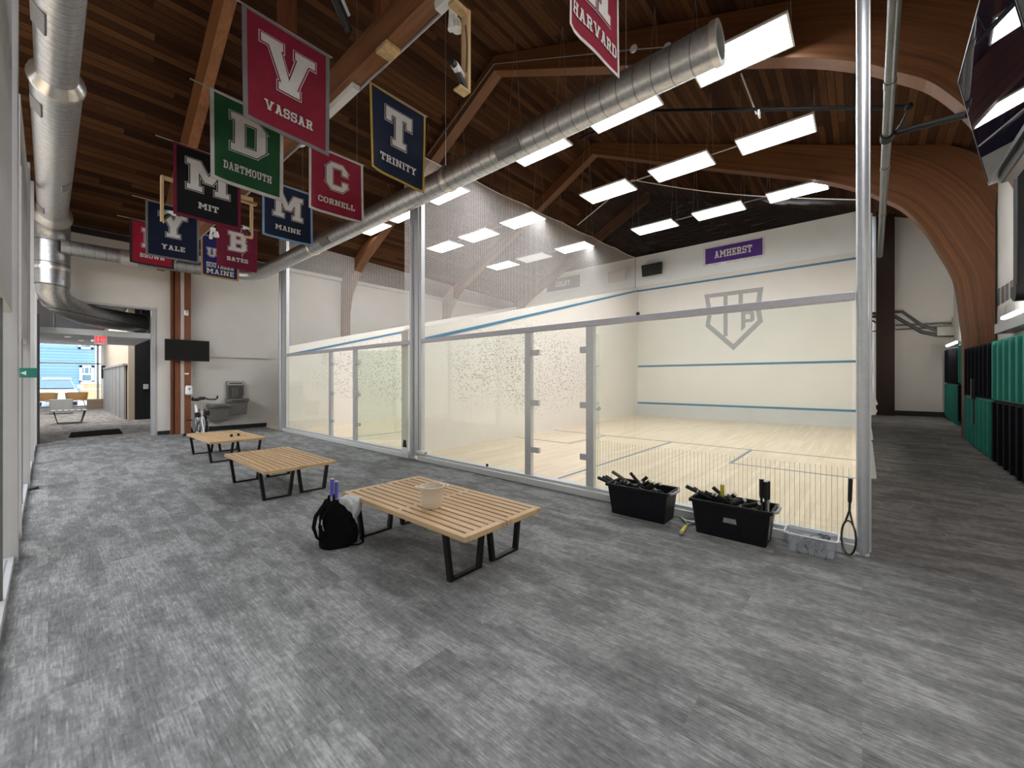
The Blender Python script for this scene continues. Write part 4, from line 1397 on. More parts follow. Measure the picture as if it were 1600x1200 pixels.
def speaker(label, u0, u1, vt, vb, yref):
    a, b_ = atx(u0, vt, 13.92), atx(u1, vb, 13.92)
    y1, y0 = max(a.y, b_.y), min(a.y, b_.y)
    t = thing('loudspeaker', label, 'loudspeaker', (14.0, (y0 + y1) / 2, 5.17))
    zt, zb = 5.37, 4.97
    obj('cabinet', MB().hexa([(13.95, y0 + 0.05, zb), (14.13, y0 + 0.08, zb + 0.04), (14.13, y1 - 0.02, zb + 0.04), (13.95, y1, zb)], [(13.88, y0, zt), (14.10, y0 + 0.06, zt), (14.10, y1 - 0.04, zt), (13.88, y1 + 0.0, zt)]), M['black_plastic'] if yref else M['fountain_lt'], t, bevel=0.01)
    obj('grille', MB().hexa([(13.938, y0 + 0.07, zb + 0.02), (13.95, y0 + 0.07, zb + 0.02), (13.95, y1 - 0.02, zb + 0.02), (13.938, y1 - 0.02, zb + 0.02)], [(13.872, y0 + 0.02, zt - 0.02), (13.884, y0 + 0.02, zt - 0.02), (13.884, y1 - 0.02, zt - 0.02), (13.872, y1 - 0.02, zt - 0.02)]), M['dark_speaker'] if yref else M['fountain_lt'], t)
    obj('bracket', MB().box((14.05, (y0 + y1) / 2 - 0.05, 5.10), (ENDX, (y0 + y1) / 2 + 0.05, 5.22)), M['black_steel'], t)


speaker('black loudspeaker tilted down beside the purple banner', 1002.5, 1035, 410, 430, 1)
speaker('pale loudspeaker tilted down behind the net beside the slate banner', 950, 977, 420, 440, 0)

# ------------------------------------------------------------------ slatted benches
BH = 0.345


def make_bench():
    """local frame: length along y, centred; top face at BH"""
    t = thing('slatted_bench', 'x', 'bench', (0, 0, 0))
    L, Wd, T = 1.50, 0.372, 0.032
    hw, hl = Wd / 2, L / 2
    z0, z1 = BH - T, BH
    nsl = 6
    gap = 0.018
    sw = (Wd - (nsl - 1) * gap) / nsl
    for i in range(nsl):
        x = -hw + i * (sw + gap)
        if i in (0, nsl - 1):
            obj('slat', MB().box((x, -hl, z0), (x + sw, hl, z1)), M['oak'], t, world=False, bevel=0.002)
        else:
            obj('slat', MB().box((x, -hl + 0.05, z0), (x + sw, hl - 0.05, z1)), M['oak'], t, world=False)
    for y in (-hl, hl - 0.05):
        obj('end_board', MB().box((-hw + sw, y, z0 - 0.002), (hw - sw, y + 0.05, z1)), M['oak_x'], t, world=False, bevel=0.002)
    obj('cross_bar', MB().box((-hw + sw, -0.02, z0 - 0.004), (hw - sw, 0.02, z1 - 0.001)), M['oak_x'], t, world=False)
    for sgn in (-1, 1):
        y = sgn * (hl - 0.20)
        lm = MB()
        a, b_ = hw - 0.02, hw - 0.062
        w = 0.030
        for sx in (-1, 1):
            lm.hexa([(sx * b_ - w / 2, y - 0.018, 0), (sx * b_ + w / 2, y - 0.018, 0), (sx * b_ + w / 2, y + 0.018, 0), (sx * b_ - w / 2, y + 0.018, 0)],
                    [(sx * a - w / 2, y - 0.018, z0), (sx * a + w / 2, y - 0.018, z0), (sx * a + w / 2, y + 0.018, z0), (sx * a - w / 2, y + 0.018, z0)])
        lm.box((-b_, y - 0.018, 0), (b_, y + 0.018, 0.017))
        lm.box((-a, y - 0.018, z0 - 0.012), (a, y + 0.018, z0))
        obj('leg_frame', lm, M['black_steel'], t, world=False)
    return t


M['oak_x'] = timber('bench_oak_cross', (0.53, 0.36, 0.20), 0, 0.45, 0.9)
b0 = make_bench()
spots = [(1.806, 2.53, 0, 'slatted oak bench under the rope basket, beside the black backpack'),
         (2.190, 2.53, 0, 'slatted oak bench next to the one with the basket, nearer the glass front'),
         (1.640, 5.35, -0.8, 'slatted oak bench of the middle pair, on the left glazed wall side'),
         (2.020, 5.36, -0.5, 'slatted oak bench of the middle pair, on the glass front side'),
         (1.775, 8.15, 0.5, 'slatted oak bench of the farthest pair, on the exercise bike side'),
         (2.155, 8.13, 0.5, 'slatted oak bench of the farthest pair carrying two black balls')]
for i, (x, y, rz, lab) in enumerate(spots):
    o = b0 if i == 0 else dup(b0)
    o.location = (x, y, 0)
    o.rotation_euler.z = R(rz)
    o['label'] = lab
    o['group'] = 'slatted benches in the corridor'

bk = thing('rope_basket', 'small round coiled rope basket with two loop handles standing on the nearest bench', 'basket', (1.86, 2.40, BH))
obj('basket_body', MB().lathe([(0.0001, 0), (0.066, 0), (0.070, 0.004), (0.078, 0.07), (0.088, 0.150), (0.091, 0.153), (0.091, 0.158), (0.085, 0.158), (0.073, 0.07), (0.066, 0.012), (0.0001, 0.012)], (0, 0, 0), 36), M['basket'], bk, world=False, smooth=True)
for s_ in (-1, 1):
    pts = []
    for k in range(9):
        a = -0.55 + 1.1 * k / 8
        r = 0.093 + 0.026 * math.sin(math.pi * k / 8)
        pts.append((s_ * r * math.cos(a) * 0.64 + s_ * r * math.cos(a) * 0.2, -s_ * r * math.cos(a) * 0.5 + r * math.sin(a) * 0.7, 0.152))
    obj('handle', MB().tube(pts, 0.007, 8), M['basket'], bk, world=False, smooth=True)
for (u, v, lab) in ((361.5, 680.5, 'left one of two black balls lying on the farthest bench pair'), (372.5, 679, 'right one of two black balls lying on the farthest bench pair')):
    p = atz(u, v, BH + 0.024)
    o = obj('squash_ball', MB().ball((p.x, p.y, BH + 0.024), 0.024), M['rubber_ball'], loc=(p.x, p.y, BH), smooth=True)
    tag(o, lab, 'ball', 'balls on the bench')

# ------------------------------------------------------------------ rackets
def make_racket(grip='grip_black', frame='racket_dark', label='x', butt='butt', strings=True):
    """local frame: butt at origin, head towards +z, face in the xz plane; 0.62 long"""
    t = thing('squash_racket', label, 'racket')
    hz, rx, rz_ = 0.485, 0.088, 0.135
    ov = [(rx * math.cos(a), 0, hz + rz_ * math.sin(a)) for a in [2 * math.pi * k / 28 for k in range(28)]]
    fm = MB().tube(ov, 0.008, 8, closed=True)
    fm.tube([(0, 0, 0.17), (0, 0, 0.23), (0, 0, 0.27)], [0.010, 0.009, 0.009], 8)
    for s_ in (-1, 1):
        fm.tube([(0, 0, 0.26), (s_ * 0.022, 0, 0.315), (s_ * 0.050, 0, 0.375)], 0.0075, 8)
    obj('frame', fm, M[frame], t, world=False, smooth=True)
    if strings:
        sm = MB()
        for i in range(-6, 7):
            x = i * 0.0125
            h = rz_ * math.sqrt(max(0, 1 - (x / rx) ** 2))
            sm.tube([(x, 0, hz - h), (x, 0, hz + h)], 0.0008, 4, cap=False)
        for i in range(-9, 10):
            z = i * 0.0138
            w = rx * math.sqrt(max(0, 1 - (z / rz_) ** 2))
            sm.tube([(-w, 0, hz + z), (w, 0, hz + z)], 0.0008, 4, cap=False)
        obj('strings', sm, M['strings'], t, world=False)
    obj('grip', MB().tube([(0, 0, 0.004), (0, 0, 0.012), (0, 0, 0.18), (0, 0, 0.20)], [0.0165, 0.0155, 0.0145, 0.0115], 10), M[grip], t, world=False, smooth=True)
    obj('butt_cap', MB().tube([(0, 0, -0.002), (0, 0, 0.006)], [0.013, 0.0165], 10), M[butt], t, world=False)
    return t


def place_racket(o, butt, head, roll=0.0):
    butt, head = Vector(butt), Vector(head)
    z = (head - butt).normalized()
    x = Vector((0, 0, 1)).cross(z)
    x = x.normalized() if x.length > 1e-4 else Vector((1, 0, 0))
    y = z.cross(x)
    m = Matrix((x, y, z)).transposed()
    o.rotation_mode = 'XYZ'
    o.rotation_euler = (m @ Matrix.Rotation(roll, 3, 'Z')).to_euler()
    o.location = butt


def bin_box(label, ya, yb, xa, xb, h, group, tagged=False):
    """black storage bin, ya > yb; tapered walls, rim and end handles"""
    t = thing('storage_bin', label, 'bin', ((xa + xb) / 2, (ya + yb) / 2, 0), group)
    e = 0.035
    wall = MB()
    bo = [(xa, yb), (xb, yb), (xb, ya), (xa, ya)]
    to = [(xa - e * 0.8, yb - e), (xb + e * 0.5, yb - e), (xb + e * 0.5, ya + e), (xa - e * 0.8, ya + e)]
    ins = lambda q, d: [(q[0][0] + d, q[0][1] + d), (q[1][0] - d, q[1][1] + d), (q[2][0] - d, q[2][1] - d), (q[3][0] + d, q[3][1] - d)]
    rings = [[(x, y, 0.0) for x, y in bo], [(x, y, h) for x, y in to], [(x, y, h) for x, y in ins(to, 0.006)], [(x, y, 0.012) for x, y in ins(bo, 0.008)]]
    wall.loft(rings)
    obj('bin_body', wall, M['bin_plastic'], t, bevel=0.004)
    rim = MB()
    o1, i1 = ins(to, -0.016), ins(to, 0.002)
    for k in range(4):
        j = (k + 1) % 4
        rim.hexa([(*o1[k], h - 0.022), (*o1[j], h - 0.022), (*i1[j], h - 0.022), (*i1[k], h - 0.022)], [(*o1[k], h + 0.004), (*o1[j], h + 0.004), (*i1[j], h + 0.004), (*i1[k], h + 0.004)])
    obj('rim', rim, M['bin_plastic'], t, bevel=0.003)
    L = ya - yb
    for f in (0.22, 0.72):
        y = yb + L * f
        obj('rib', MB().hexa([(xa - 0.006, y, 0.04), (xa + 0.002, y, 0.04), (xa + 0.002, y + 0.055, 0.04), (xa - 0.006, y + 0.055, 0.04)],
                             [(xa - 0.006 - 0.02, y, h - 0.05), (xa - 0.016, y, h - 0.05), (xa - 0.016, y + 0.055, h - 0.05), (xa - 0.006 - 0.02, y + 0.055, h - 0.05)]), M['bin_plastic'], t, bevel=0.003)
    yl = yb - e - 0.02
    obj('handle', MB().tube([(xa + 0.0, yl + 0.01, h - 0.006), (xa + 0.04, yl - 0.012, h - 0.01), (xb - 0.04, yl - 0.012, h - 0.01), (xb, yl + 0.01, h - 0.006)], 0.012, 8), M['bin_rim'], t, smooth=True)
    if tagged:
        ym = yb + L * 0.49
        obj('name_plate', MB().hexa([(xa - 0.014, ym - 0.05, 0.135), (xa - 0.006, ym - 0.05, 0.135), (xa - 0.006, ym + 0.05, 0.135), (xa - 0.014, ym + 0.05, 0.135)],
                                    [(xa - 0.019, ym - 0.043, 0.175), (xa - 0.011, ym - 0.043, 0.175), (xa - 0.011, ym + 0.043, 0.175), (xa - 0.019, ym + 0.043, 0.175)]), M['fountain_lt'], t)
    return t


bin_box('black storage bin of rackets standing farther from the corner post', 1.825, 1.325, 3.575, 3.80, 0.285, 'bins of rackets')
bin_box('black storage bin of rackets with a grey name plate, next to the clear tub', 1.055, 0.555, 3.585, 3.81, 0.285, 'bins of rackets', True)
rk_protos = [make_racket(), make_racket(frame='racket_red'), make_racket('grip_olive', frame='racket_olive'), make_racket('grip_yellow'), make_racket(frame='racket_silver')]
used = set()


def bin_rackets(tips, yb, ya, label, group, kinds):
    rnd = random.Random(int(yb * 100))
    for i, (u, v, x) in enumerate(tips):
        p = atx(u, v, x)
        k = kinds.get(i, 0 if i % 3 else rnd.choice((0, 1, 2, 4)))
        src = rk_protos[k]
        if k in used:
            o = dup(src)
        else:
            used.add(k)
            o = src
        # the head lies low in the bin, towards its farther end
        ey = yb + 0.06 if p.y - yb > ya - p.y else ya - 0.06
        ex = 3.75 if p.x < 3.67 else 3.63
        q = Vector((ex, ey, 0.10 + rnd.uniform(0, 0.03)))
        s_ = min(0.85, (q - p).length / 0.64)
        place_racket(o, p, q, rnd.uniform(-0.15, 0.15) + math.pi / 2)
        o.scale = (1.05, 1.05, s_)
        o['label'] = label if i not in LBL.get(group, {}) else LBL[group][i]
        o['group'] = group


LBL = {'rackets in the farther bin': {0: 'leftmost racket in the farther bin, its handle poking out past the rim', 3: 'racket with the thickest raised handle in the farther bin'},
       'rackets in the plated bin': {5: 'racket with a bright yellow handle end in the plated bin', 11: 'tallest upright racket handle at the right of the plated bin'}}
f1 = lambda a, b_, x: (900 + a / 3.333, 700 + b_ / 3.333, x)
bin_rackets([f1(113, 153, 3.62), f1(138, 150, 3.66), f1(155, 147, 3.72), f1(188, 122, 3.66), f1(205, 180, 3.60), f1(232, 172, 3.62), f1(250, 175, 3.64), f1(272, 182, 3.60), f1(284, 130, 3.70), f1(340, 176, 3.60), f1(372, 150, 3.74), f1(385, 172, 3.66), f1(410, 184, 3.62), f1(440, 186, 3.60)],
            1.325, 1.825, 'dark squash racket handle among those filling the farther bin', 'rackets in the farther bin', {12: 1, 13: 1, 3: 2})
bin_rackets([f1(572, 198, 3.66), f1(632, 226, 3.62), f1(612, 208, 3.70), f1(668, 226, 3.64), f1(714, 205, 3.74), f1(762, 190, 3.70), f1(714, 238, 3.62), f1(732, 244, 3.60), f1(782, 242, 3.62), f1(830, 240, 3.64), f1(880, 270, 3.62), f1(966, 160, 3.68), f1(1000, 170, 3.70), f1(982, 180, 3.62), f1(955, 288, 3.60)],
            0.555, 1.055, 'dark squash racket handle among those filling the plated bin', 'rackets in the plated bin', {5: 3, 6: 2, 8: 2, 14: 4})
for o in list(bpy.data.objects):            # handles that stand nearly upright in the plated bin
    if o.get('group') == 'rackets in the plated bin' and o.location.z > 0.38 and o.location.y < 0.9:
        p_ = o.location.copy()
        o.rotation_mode = 'XYZ'
        o.rotation_euler = (math.pi, 0, R(12))      # head down, face across the bin
        o.location.x = min(max(p_.x, 3.67), 3.71)
        s_ = (p_.z - 0.02) / 0.64
        o.scale = (0.95, 1.05, s_)
        if o['label'].startswith('dark'):
            o['label'] = 'one of two upright racket handles beside the tallest in the plated bin'

rf = make_racket('grip_yellow', 'racket_silver', 'silver racket with a yellow grip lying on the carpet between the two bins')
place_racket(rf, atz(1064.5, 832, 0.03), atz(1079, 812, 0.016), 0.0)
rl = make_racket('grip_black', 'racket_dark', 'dark squash racket leaning head down against the corner post')
pb, ph = atx(1329, 747, 3.845), atz(1325, 868, 0.012)
place_racket(rl, pb, ph, 0.75)
k = (pb - ph).length / 0.63
rl.scale = (k, k, k)

# ------------------------------------------------------------------ clear tub of eye guards
tx0, tx1, ty0, ty1, tz = 3.66, 3.82, 0.155, 0.425, 0.135
tb = thing('plastic_tub', 'clear plastic tub full of eye guards beside the corner post', 'tub', (3.74, 0.29, 0))


def rring(cx, cy, hx, hy, z, r=0.03, n=4):
    out = []
    for (sx, sy, a0) in ((1, 1, 0), (-1, 1, 90), (-1, -1, 180), (1, -1, 270)):
        for i in range(n + 1):
            a = R(a0 + 90 * i / n)
            out.append((cx + sx * (hx - r) + r * math.cos(a), cy + sy * (hy - r) + r * math.sin(a), z))
    return out


hx, hy = (tx1 - tx0) / 2, (ty1 - ty0) / 2
obj('tub_body', MB().loft([rring(3.74, .29, hx, hy, 0.002), rring(3.74, .29, hx + .018, hy + .022, tz), rring(3.74, .29, hx + .016, hy + .020, tz), rring(3.74, .29, hx - .002, hy - .002, 0.005)]), M['tub'], tb, smooth=True)
rimm = MB().tube(rring(3.74, .29, hx + .022, hy + .026, tz), 0.006, 6, closed=True)
obj('tub_rim', rimm, M['white_plastic'], tb, smooth=True)


def make_goggles():
    t = thing('eye_guard', 'x', 'eye guard')
    fm = MB()
    for s_ in (-1, 1):
        fm.tube([(s_ * 0.035 + 0.027 * math.cos(a), 0, 0.018 * math.sin(a)) for a in [2 * math.pi * k / 12 for k in range(12)]], 0.0030, 6, closed=True)
    fm.tube([(-0.010, 0, 0.006), (0, 0, 0.010), (0.010, 0, 0.006)], 0.003, 6)
    obj('eye_frame', fm, M['black_plastic'], t, world=False, smooth=True)
    for s_ in (-1, 1):
        obj('temple', MB().tube([(s_ * 0.062, 0, 0.006), (s_ * 0.066, 0.05, 0.008), (s_ * 0.062, 0.10, 0.004), (s_ * 0.058, 0.125, -0.014)], 0.0026, 6), M['black_plastic'], t, world=False, smooth=True)
    obj('lens', MB().box((-0.060, -0.001, -0.016), (-0.010, 0.001, 0.016)).box((0.010, -0.001, -0.016), (0.060, 0.001, 0.016)), M['lens'], t, world=False)
    return t


gp = make_goggles()
gl = [(3.72, 0.37, 0.125, 20, 0, 60), (3.76, 0.21, 0.125, 80, 10, 40), (3.74, 0.27, 0.10, 60, 0, 100), (3.75, 0.33, 0.085, 40, 20, -60), (3.73, 0.25, 0.075, 85, 0, 80), (3.74, 0.30, 0.06, 15, 0, 85), (3.73, 0.33, 0.05, 70, 30, 100), (3.75, 0.26, 0.045, 85, 0, -80), (3.74, 0.33, 0.03, 80, 0, 100), (3.74, 0.24, 0.03, 80, 0, 85)]
for i, (x, y, z, a, b_, c) in enumerate(gl):
    o = gp if i == 0 else dup(gp)
    o.location = (x, y, z)
    o.rotation_euler = (R(a - 90), R(b_), R(c))
    o.scale = (0.85, 0.85, 0.85)
    o['group'] = 'eye guards in the clear tub'
    o['label'] = ('black rimmed eye guard with its temples raised above the left of the clear tub' if i == 0 else 'black rimmed eye guard standing up at the right of the clear tub' if i == 1 else 'eye guard in the heap inside the clear plastic tub')

# ------------------------------------------------------------------ backpack, jacket, two blue grips
bp = thing('backpack', 'slumped black backpack on the carpet by the nearest bench', 'backpack', (1.475, 3.08, 0))
cx, cy = 1.475, 3.08


def ell(cx, cy, hx, hy, z, n=20, e=2.6, rot=0.0):
    out = []
    for k in range(n):
        a = 2 * math.pi * k / n
        c, s_ = math.cos(a), math.sin(a)
        x = hx * math.copysign(abs(c) ** (2 / e), c)
        y = hy * math.copysign(abs(s_) ** (2 / e), s_)
        out.append((cx + x * math.cos(rot) - y * math.sin(rot), cy + x * math.sin(rot) + y * math.cos(rot), z))
    return out


RT = R(-25)
obj('pack_body', MB().loft([ell(cx, cy, .105, .085, 0.0, rot=RT), ell(cx, cy, .130, .105, 0.015, rot=RT), ell(cx + .004, cy, .136, .110, 0.09, rot=RT), ell(cx, cy, .130, .105, 0.18, rot=RT), ell(cx - .012, cy, .115, .095, 0.26, rot=RT),
                           ell(cx - .028, cy + .005, .085, .075, 0.32, rot=RT), ell(cx - .042, cy + .01, .05, .05, 0.36, rot=RT), ell(cx - .046, cy + .012, .02, .02, 0.372, rot=RT)]), M['fabric_black'], bp, smooth=True)
obj('front_pocket', MB().loft([ell(cx + .03, cy - .07, .085, .05, 0.03, rot=RT), ell(cx + .032, cy - .078, .092, .055, 0.09, rot=RT), ell(cx + .03, cy - .07, .085, .05, 0.16, rot=RT), ell(cx + .02, cy - .05, .06, .03, 0.19, rot=RT)]), M['fabric_black'], bp, smooth=True)
for dx, dy in ((0, 0), (0.035, -0.03)):
    obj('shoulder_strap', MB().tube([(cx - .06 + dx, cy + .01 + dy, .355), (cx - .115 + dx, cy - .01 + dy, .33), (cx - .165 + dx, cy + dy, .26), (cx - .178 + dx, cy + .005 + dy, .18), (cx - .155 + dx, cy + dy, .10), (cx - .105 + dx, cy - .01 + dy, .04)], [.016, .02, .022, .022, .018, .012], 8, flat=0.4), M['fabric_black'], bp, smooth=True)
obj('grab_loop', MB().tube([(cx - .07, cy, .355), (cx - .07, cy - .01, .395), (cx - .035, cy - .01, .40), (cx - .025, cy, .36)], 0.009, 8), M['fabric_black'], bp, smooth=True)
obj('loose_strap', MB().tube([(cx + .06, cy - .11, .012), (cx + .10, cy - .13, .006), (cx + .15, cy - .115, .006), (cx + .165, cy - .09, .02), (cx + .15, cy - .06, .03)], [.008, .010, .010, .010, .006], 6, flat=0.35), M['fabric_black'], bp, smooth=True)

import mathutils.noise as mno
jm = MB()
rings = []
prof = [(0.028, 0.375, 0.030, 0.02), (0.040, 0.372, 0.052, 0.035), (0.065, 0.352, 0.085, 0.055), (0.088, 0.315, 0.092, 0.062), (0.095, 0.265, 0.080, 0.058), (0.092, 0.215, 0.058, 0.045), (0.082, 0.175, 0.032, 0.028), (0.074, 0.155, 0.008, 0.008)]
for i, (ox, z, hx_, hy_) in enumerate(prof):
    rg = []
    for k in range(36):
        a = 2 * math.pi * k / 36
        x, y = hx_ * math.cos(a), hy_ * math.sin(a)
        p = Vector((cx + ox + x, cy - 0.045 + y, z))
        nz = mno.noise(p * 34) * 0.020 + mno.noise(p * 80) * 0.007 + 0.006 * math.sin(7 * a + i * 1.3)
        rg.append((p.x + nz * math.cos(a), p.y + nz * math.sin(a), p.z + nz * 0.8))
    rings.append(rg)
jm.loft(rings)
jk = obj('jacket', jm, M['jacket'], loc=(cx + .07, cy - .05, .25), smooth=True)
sb = jk.modifiers.new('soft', 'SUBSURF')
sb.levels = sb.render_levels = 2
tag(jk, 'crumpled grey jacket stuffed over the top of the black backpack', 'jacket')
for (u, v, lab) in ((521, 748, 'blue racket grip standing left in the black backpack'), (525, 752, 'blue racket grip with a pale butt standing right in the black backpack')):
    r_ = make_racket('grip_blue', 'racket_silver', lab, strings=False)
    pt = aty(u - (2 if u < 523 else -1), v, 3.05)
    place_racket(r_, pt, (pt.x - 0.012, pt.y + 0.02, -0.2), 0.3)
    r_.scale = (0.9, 0.9, 0.66)

# ------------------------------------------------------------------ far wall: screen, fountain, dispenser, bike
t = thing('tv', 'black wall television on the timber column by the lobby opening', 'tv', (2.18, 12.1, 1.98))
obj('casing', MB().box((1.76, 12.09, 1.735), (2.60, 12.14, 2.235)), M['black_plastic'], t, bevel=0.006)
obj('screen', MB().box((1.772, 12.086, 1.75), (2.588, 12.091, 2.222)), M['screen_matte'], t)
obj('mount', MB().box((2.14, 12.13, 1.9), (2.24, 12.17, 2.1)), M['black_steel'], t)

t = thing('drinking_fountain', 'grey two basin drinking fountain with a bottle filler on the far wall', 'fountain', (3.0, FARY, 0.7))
Fy = FARY - 0.006


def basin(x0, x1, zt, zb):
    m = MB().hexa([(x0 + .03, Fy - .20, zb), (x1 - .04, Fy - .20, zb), (x1 - .04, Fy, zb), (x0 + .03, Fy, zb)], [(x0 + .02, Fy - .24, zt - .08), (x1 - .02, Fy - .24, zt - .08), (x1 - .02, Fy, zt - .08), (x0 + .02, Fy, zt - .08)])
    c = obj('cabinet', m, M['fountain'], t, bevel=0.01)
    c2 = obj('basin', MB().box((x0, Fy - .28, zt - .085), (x1, Fy, zt)), M['fountain'], t, bevel=0.015)
    obj('basin_bowl', MB().lathe([(0.0001, zt - .001), (0.10, zt - .001), (0.13, zt + .004), (0.14, zt + .002)], ((x0 + x1) / 2, Fy - .15, 0), 24), M['fountain_lt'], c2, smooth=True)
    obj('spout', MB().tube([(x1 - .07, Fy - .08, zt), (x1 - .07, Fy - .09, zt + .05), (x1 - .10, Fy - .12, zt + .055)], 0.012, 8), M['fountain_lt'], c2, smooth=True)
    obj('push_bar', MB().box((x0 + .10, Fy - .288, zt - .06), (x1 - .10, Fy - .278, zt - .025)), M['fountain_dk'], c2)


basin(2.98, 3.46, 0.80, 0.39)
basin(2.60, 3.06, 0.675, 0.26)
f = obj('bottle_filler', MB().box((3.01, Fy - .07, 0.81), (3.40, Fy, 1.25)), M['fountain'], t, bevel=0.008)
obj('filler_recess', MB().box((3.045, Fy - .075, 0.83), (3.37, Fy - .066, 1.13)), M['fountain_dk'], f, bevel=0.004)
obj('filler_head', MB().box((3.025, Fy - .085, 1.155), (3.385, Fy - .06, 1.235)), M['fountain_lt'], f, bevel=0.006)
obj('sensor_slot', MB().box((3.06, Fy - .088, 1.18), (3.35, Fy - .084, 1.212)), M['fountain_dk'], f)
for i in range(3):
    obj('back_rib', MB().box((3.13 + i * 0.05, Fy - .080, 0.86), (3.15 + i * 0.05, Fy - .074, 1.08)), M['fountain'], f)

t = thing('soap_dispenser', 'white wall dispenser on the timber column above the exercise bike seat', 'dispenser', (2.2, 12.1, 1.03))
obj('dispenser_body', MB().loft([rring(2.20, 12.11, .066, .05, z, .03) if z < 1.12 else rring(2.20, 12.115, .055, .04, z, .03) for z in (0.945, 0.96, 1.10, 1.135, 1.15)]), M['white_plastic'], t, smooth=True)
obj('drip_tray', MB().box((2.15, 12.06, 0.915), (2.25, 12.15, 0.93)), M['fountain_lt'], t)
obj('emblem', MB().prism([(2.17, 12.058, 1.09), (2.235, 12.058, 1.09), (2.215, 12.058, 1.055), (2.205, 12.058, 1.02), (2.195, 12.058, 1.055)], (0, 0.003, 0)), M['c_slate'], t)

t = thing('fire_strobe', 'small white alarm strobe high on the timber column', 'alarm', (2.19, 12.15, 2.62))
p = aty(291, 489, 12.14)
obj('strobe_body', MB().box((p.x - .04, 12.11, p.z - .06), (p.x + .04, 12.16, p.z + .06)), M['white_plastic'], t, bevel=0.01)
obj('strobe_lens', MB().box((p.x - .025, 12.095, p.z - .0), (p.x + .025, 12.112, p.z + .05)), M['fountain_lt'], t, bevel=0.008)
p = aty(292, 584, 12.14)
o = obj('wall_switch', MB().box((p.x - .04, 12.14, p.z - .018), (p.x + .04, 12.16, p.z + .018)), M['white_plastic'], loc=(p.x, 12.15, p.z), bevel=0.003)
tag(o, 'small white plate on the timber column below the wall screen', 'switch')
p = aty(283, 586, 12.28)
o = obj('wall_box', MB().box((p.x - .05, 12.23, p.z - .09), (p.x + .03, 12.3, p.z + .08)), M['fountain_lt'], loc=(p.x, 12.28, p.z), bevel=0.004)
tag(o, 'grey electrical box in the gap of the timber columns', 'electrical box')
p = aty(306, 585, FARY - .005)
o = obj('wall_outlet', MB().box((p.x - .035, FARY - .014, p.z - .055), (p.x + .035, FARY, p.z + .055)), M['wall'], loc=(p.x, FARY, p.z), bevel=0.003)
tag(o, 'cream outlet plate on the far wall right of the timber column', 'outlet')

# exercise bike
t = thing('exercise_bike', 'white and black indoor cycling bike in front of the timber column', 'exercise bike', (2.27, 11.35, 0))
bx, by = 2.27, 11.35
obj('flywheel', MB().lathe([(0.04, -0.02), (0.19, -0.03), (0.215, -0.028), (0.22, 0.0), (0.215, 0.028), (0.19, 0.03), (0.04, 0.02)], (bx + .03, by - .22, .28), 30, 'x'), M['black_plastic'], t, smooth=True)
obj('flywheel_rim', MB().lathe([(0.168, -0.034), (0.195, -0.036), (0.197, 0.036), (0.168, 0.034), (0.168, -0.034)], (bx + .03, by - .22, .28), 30, 'x'), M['white_plastic'], t, smooth=True)
obj('chain_guard', MB().lathe([(0.02, -0.02), (0.16, -0.02), (0.17, 0.0), (0.16, 0.02), (0.02, 0.02)], (bx - .09, by + .05, .27), 26, 'x'), M['grille'], t, smooth=True)
obj('bike_frame', MB().tube([(bx, by + .35, .08), (bx, by + .12, .30), (bx, by - .16, .52)], .026, 10).tube([(bx - .03, by + .28, .70), (bx - .02, by + .16, .32), (bx - .02, by + .10, .12)], .024, 10).tube([(bx + .0, by - .12, .62), (bx, by - .22, .30), (bx, by - .40, .05)], .022, 10).tube([(bx, by - .40, .07), (bx, by + .38, .07)], .02, 8), M['white_plastic'], t, smooth=True)
for yy in (by - .42, by + .38):
    obj('foot_bar', MB().tube([(bx - .24, yy, .03), (bx + .22, yy, .03)], .028, 10), M['black_plastic'], t, smooth=True)
obj('seat_post', MB().tube([(bx - .03, by + .28, .62), (bx - .03, by + .30, .80)], .018, 8), M['fountain_lt'], t, smooth=True)
obj('saddle', MB().loft([ell(bx - .03, by + .28, .05, .10, .80), ell(bx - .03, by + .29, .085, .13, .825), ell(bx - .03, by + .30, .08, .12, .85), ell(bx - .03, by + .30, .05, .09, .86)]), M['black_plastic'], t, smooth=True)
obj('handlebar_stem', MB().tube([(bx, by - .13, .52), (bx, by - .15, .86)], .016, 8), M['fountain_lt'], t, smooth=True)
obj('handlebar', MB().tube([(bx - .21, by - .36, .90), (bx - .20, by - .30, .845), (bx - .10, by - .18, .85), (bx - .04, by - .16, .885), (bx + .04, by - .16, .885), (bx + .10, by - .18, .85), (bx + .20, by - .30, .845), (bx + .235, by - .36, .87), (bx + .24, by - .37, .93)], .017, 10).tube([(bx - .05, by - .15, .87), (bx + .05, by - .15, .87)], .035, 8), M['black_plastic'], t, smooth=True)
for s_, zz in ((-1, .50), (1, .53)):
    obj('bottle_cage', MB().box((bx + s_ * .085 - .05, by - .20, zz - .05), (bx + s_ * .085 + .05, by - .12, zz + .06)), M['black_plastic'], t, bevel=0.012)
    obj('tension_knob', MB().ball((bx + s_ * .05, by - .16, .615), .022), M['racket_red'], t, smooth=True)
    obj('pedal', MB().box((bx + s_ * .17 - .05, by + .02 - s_ * .12, .28 - s_ * .08), (bx + s_ * .17 + .05, by + .12 - s_ * .12, .30 - s_ * .08)), M['black_plastic'], t)

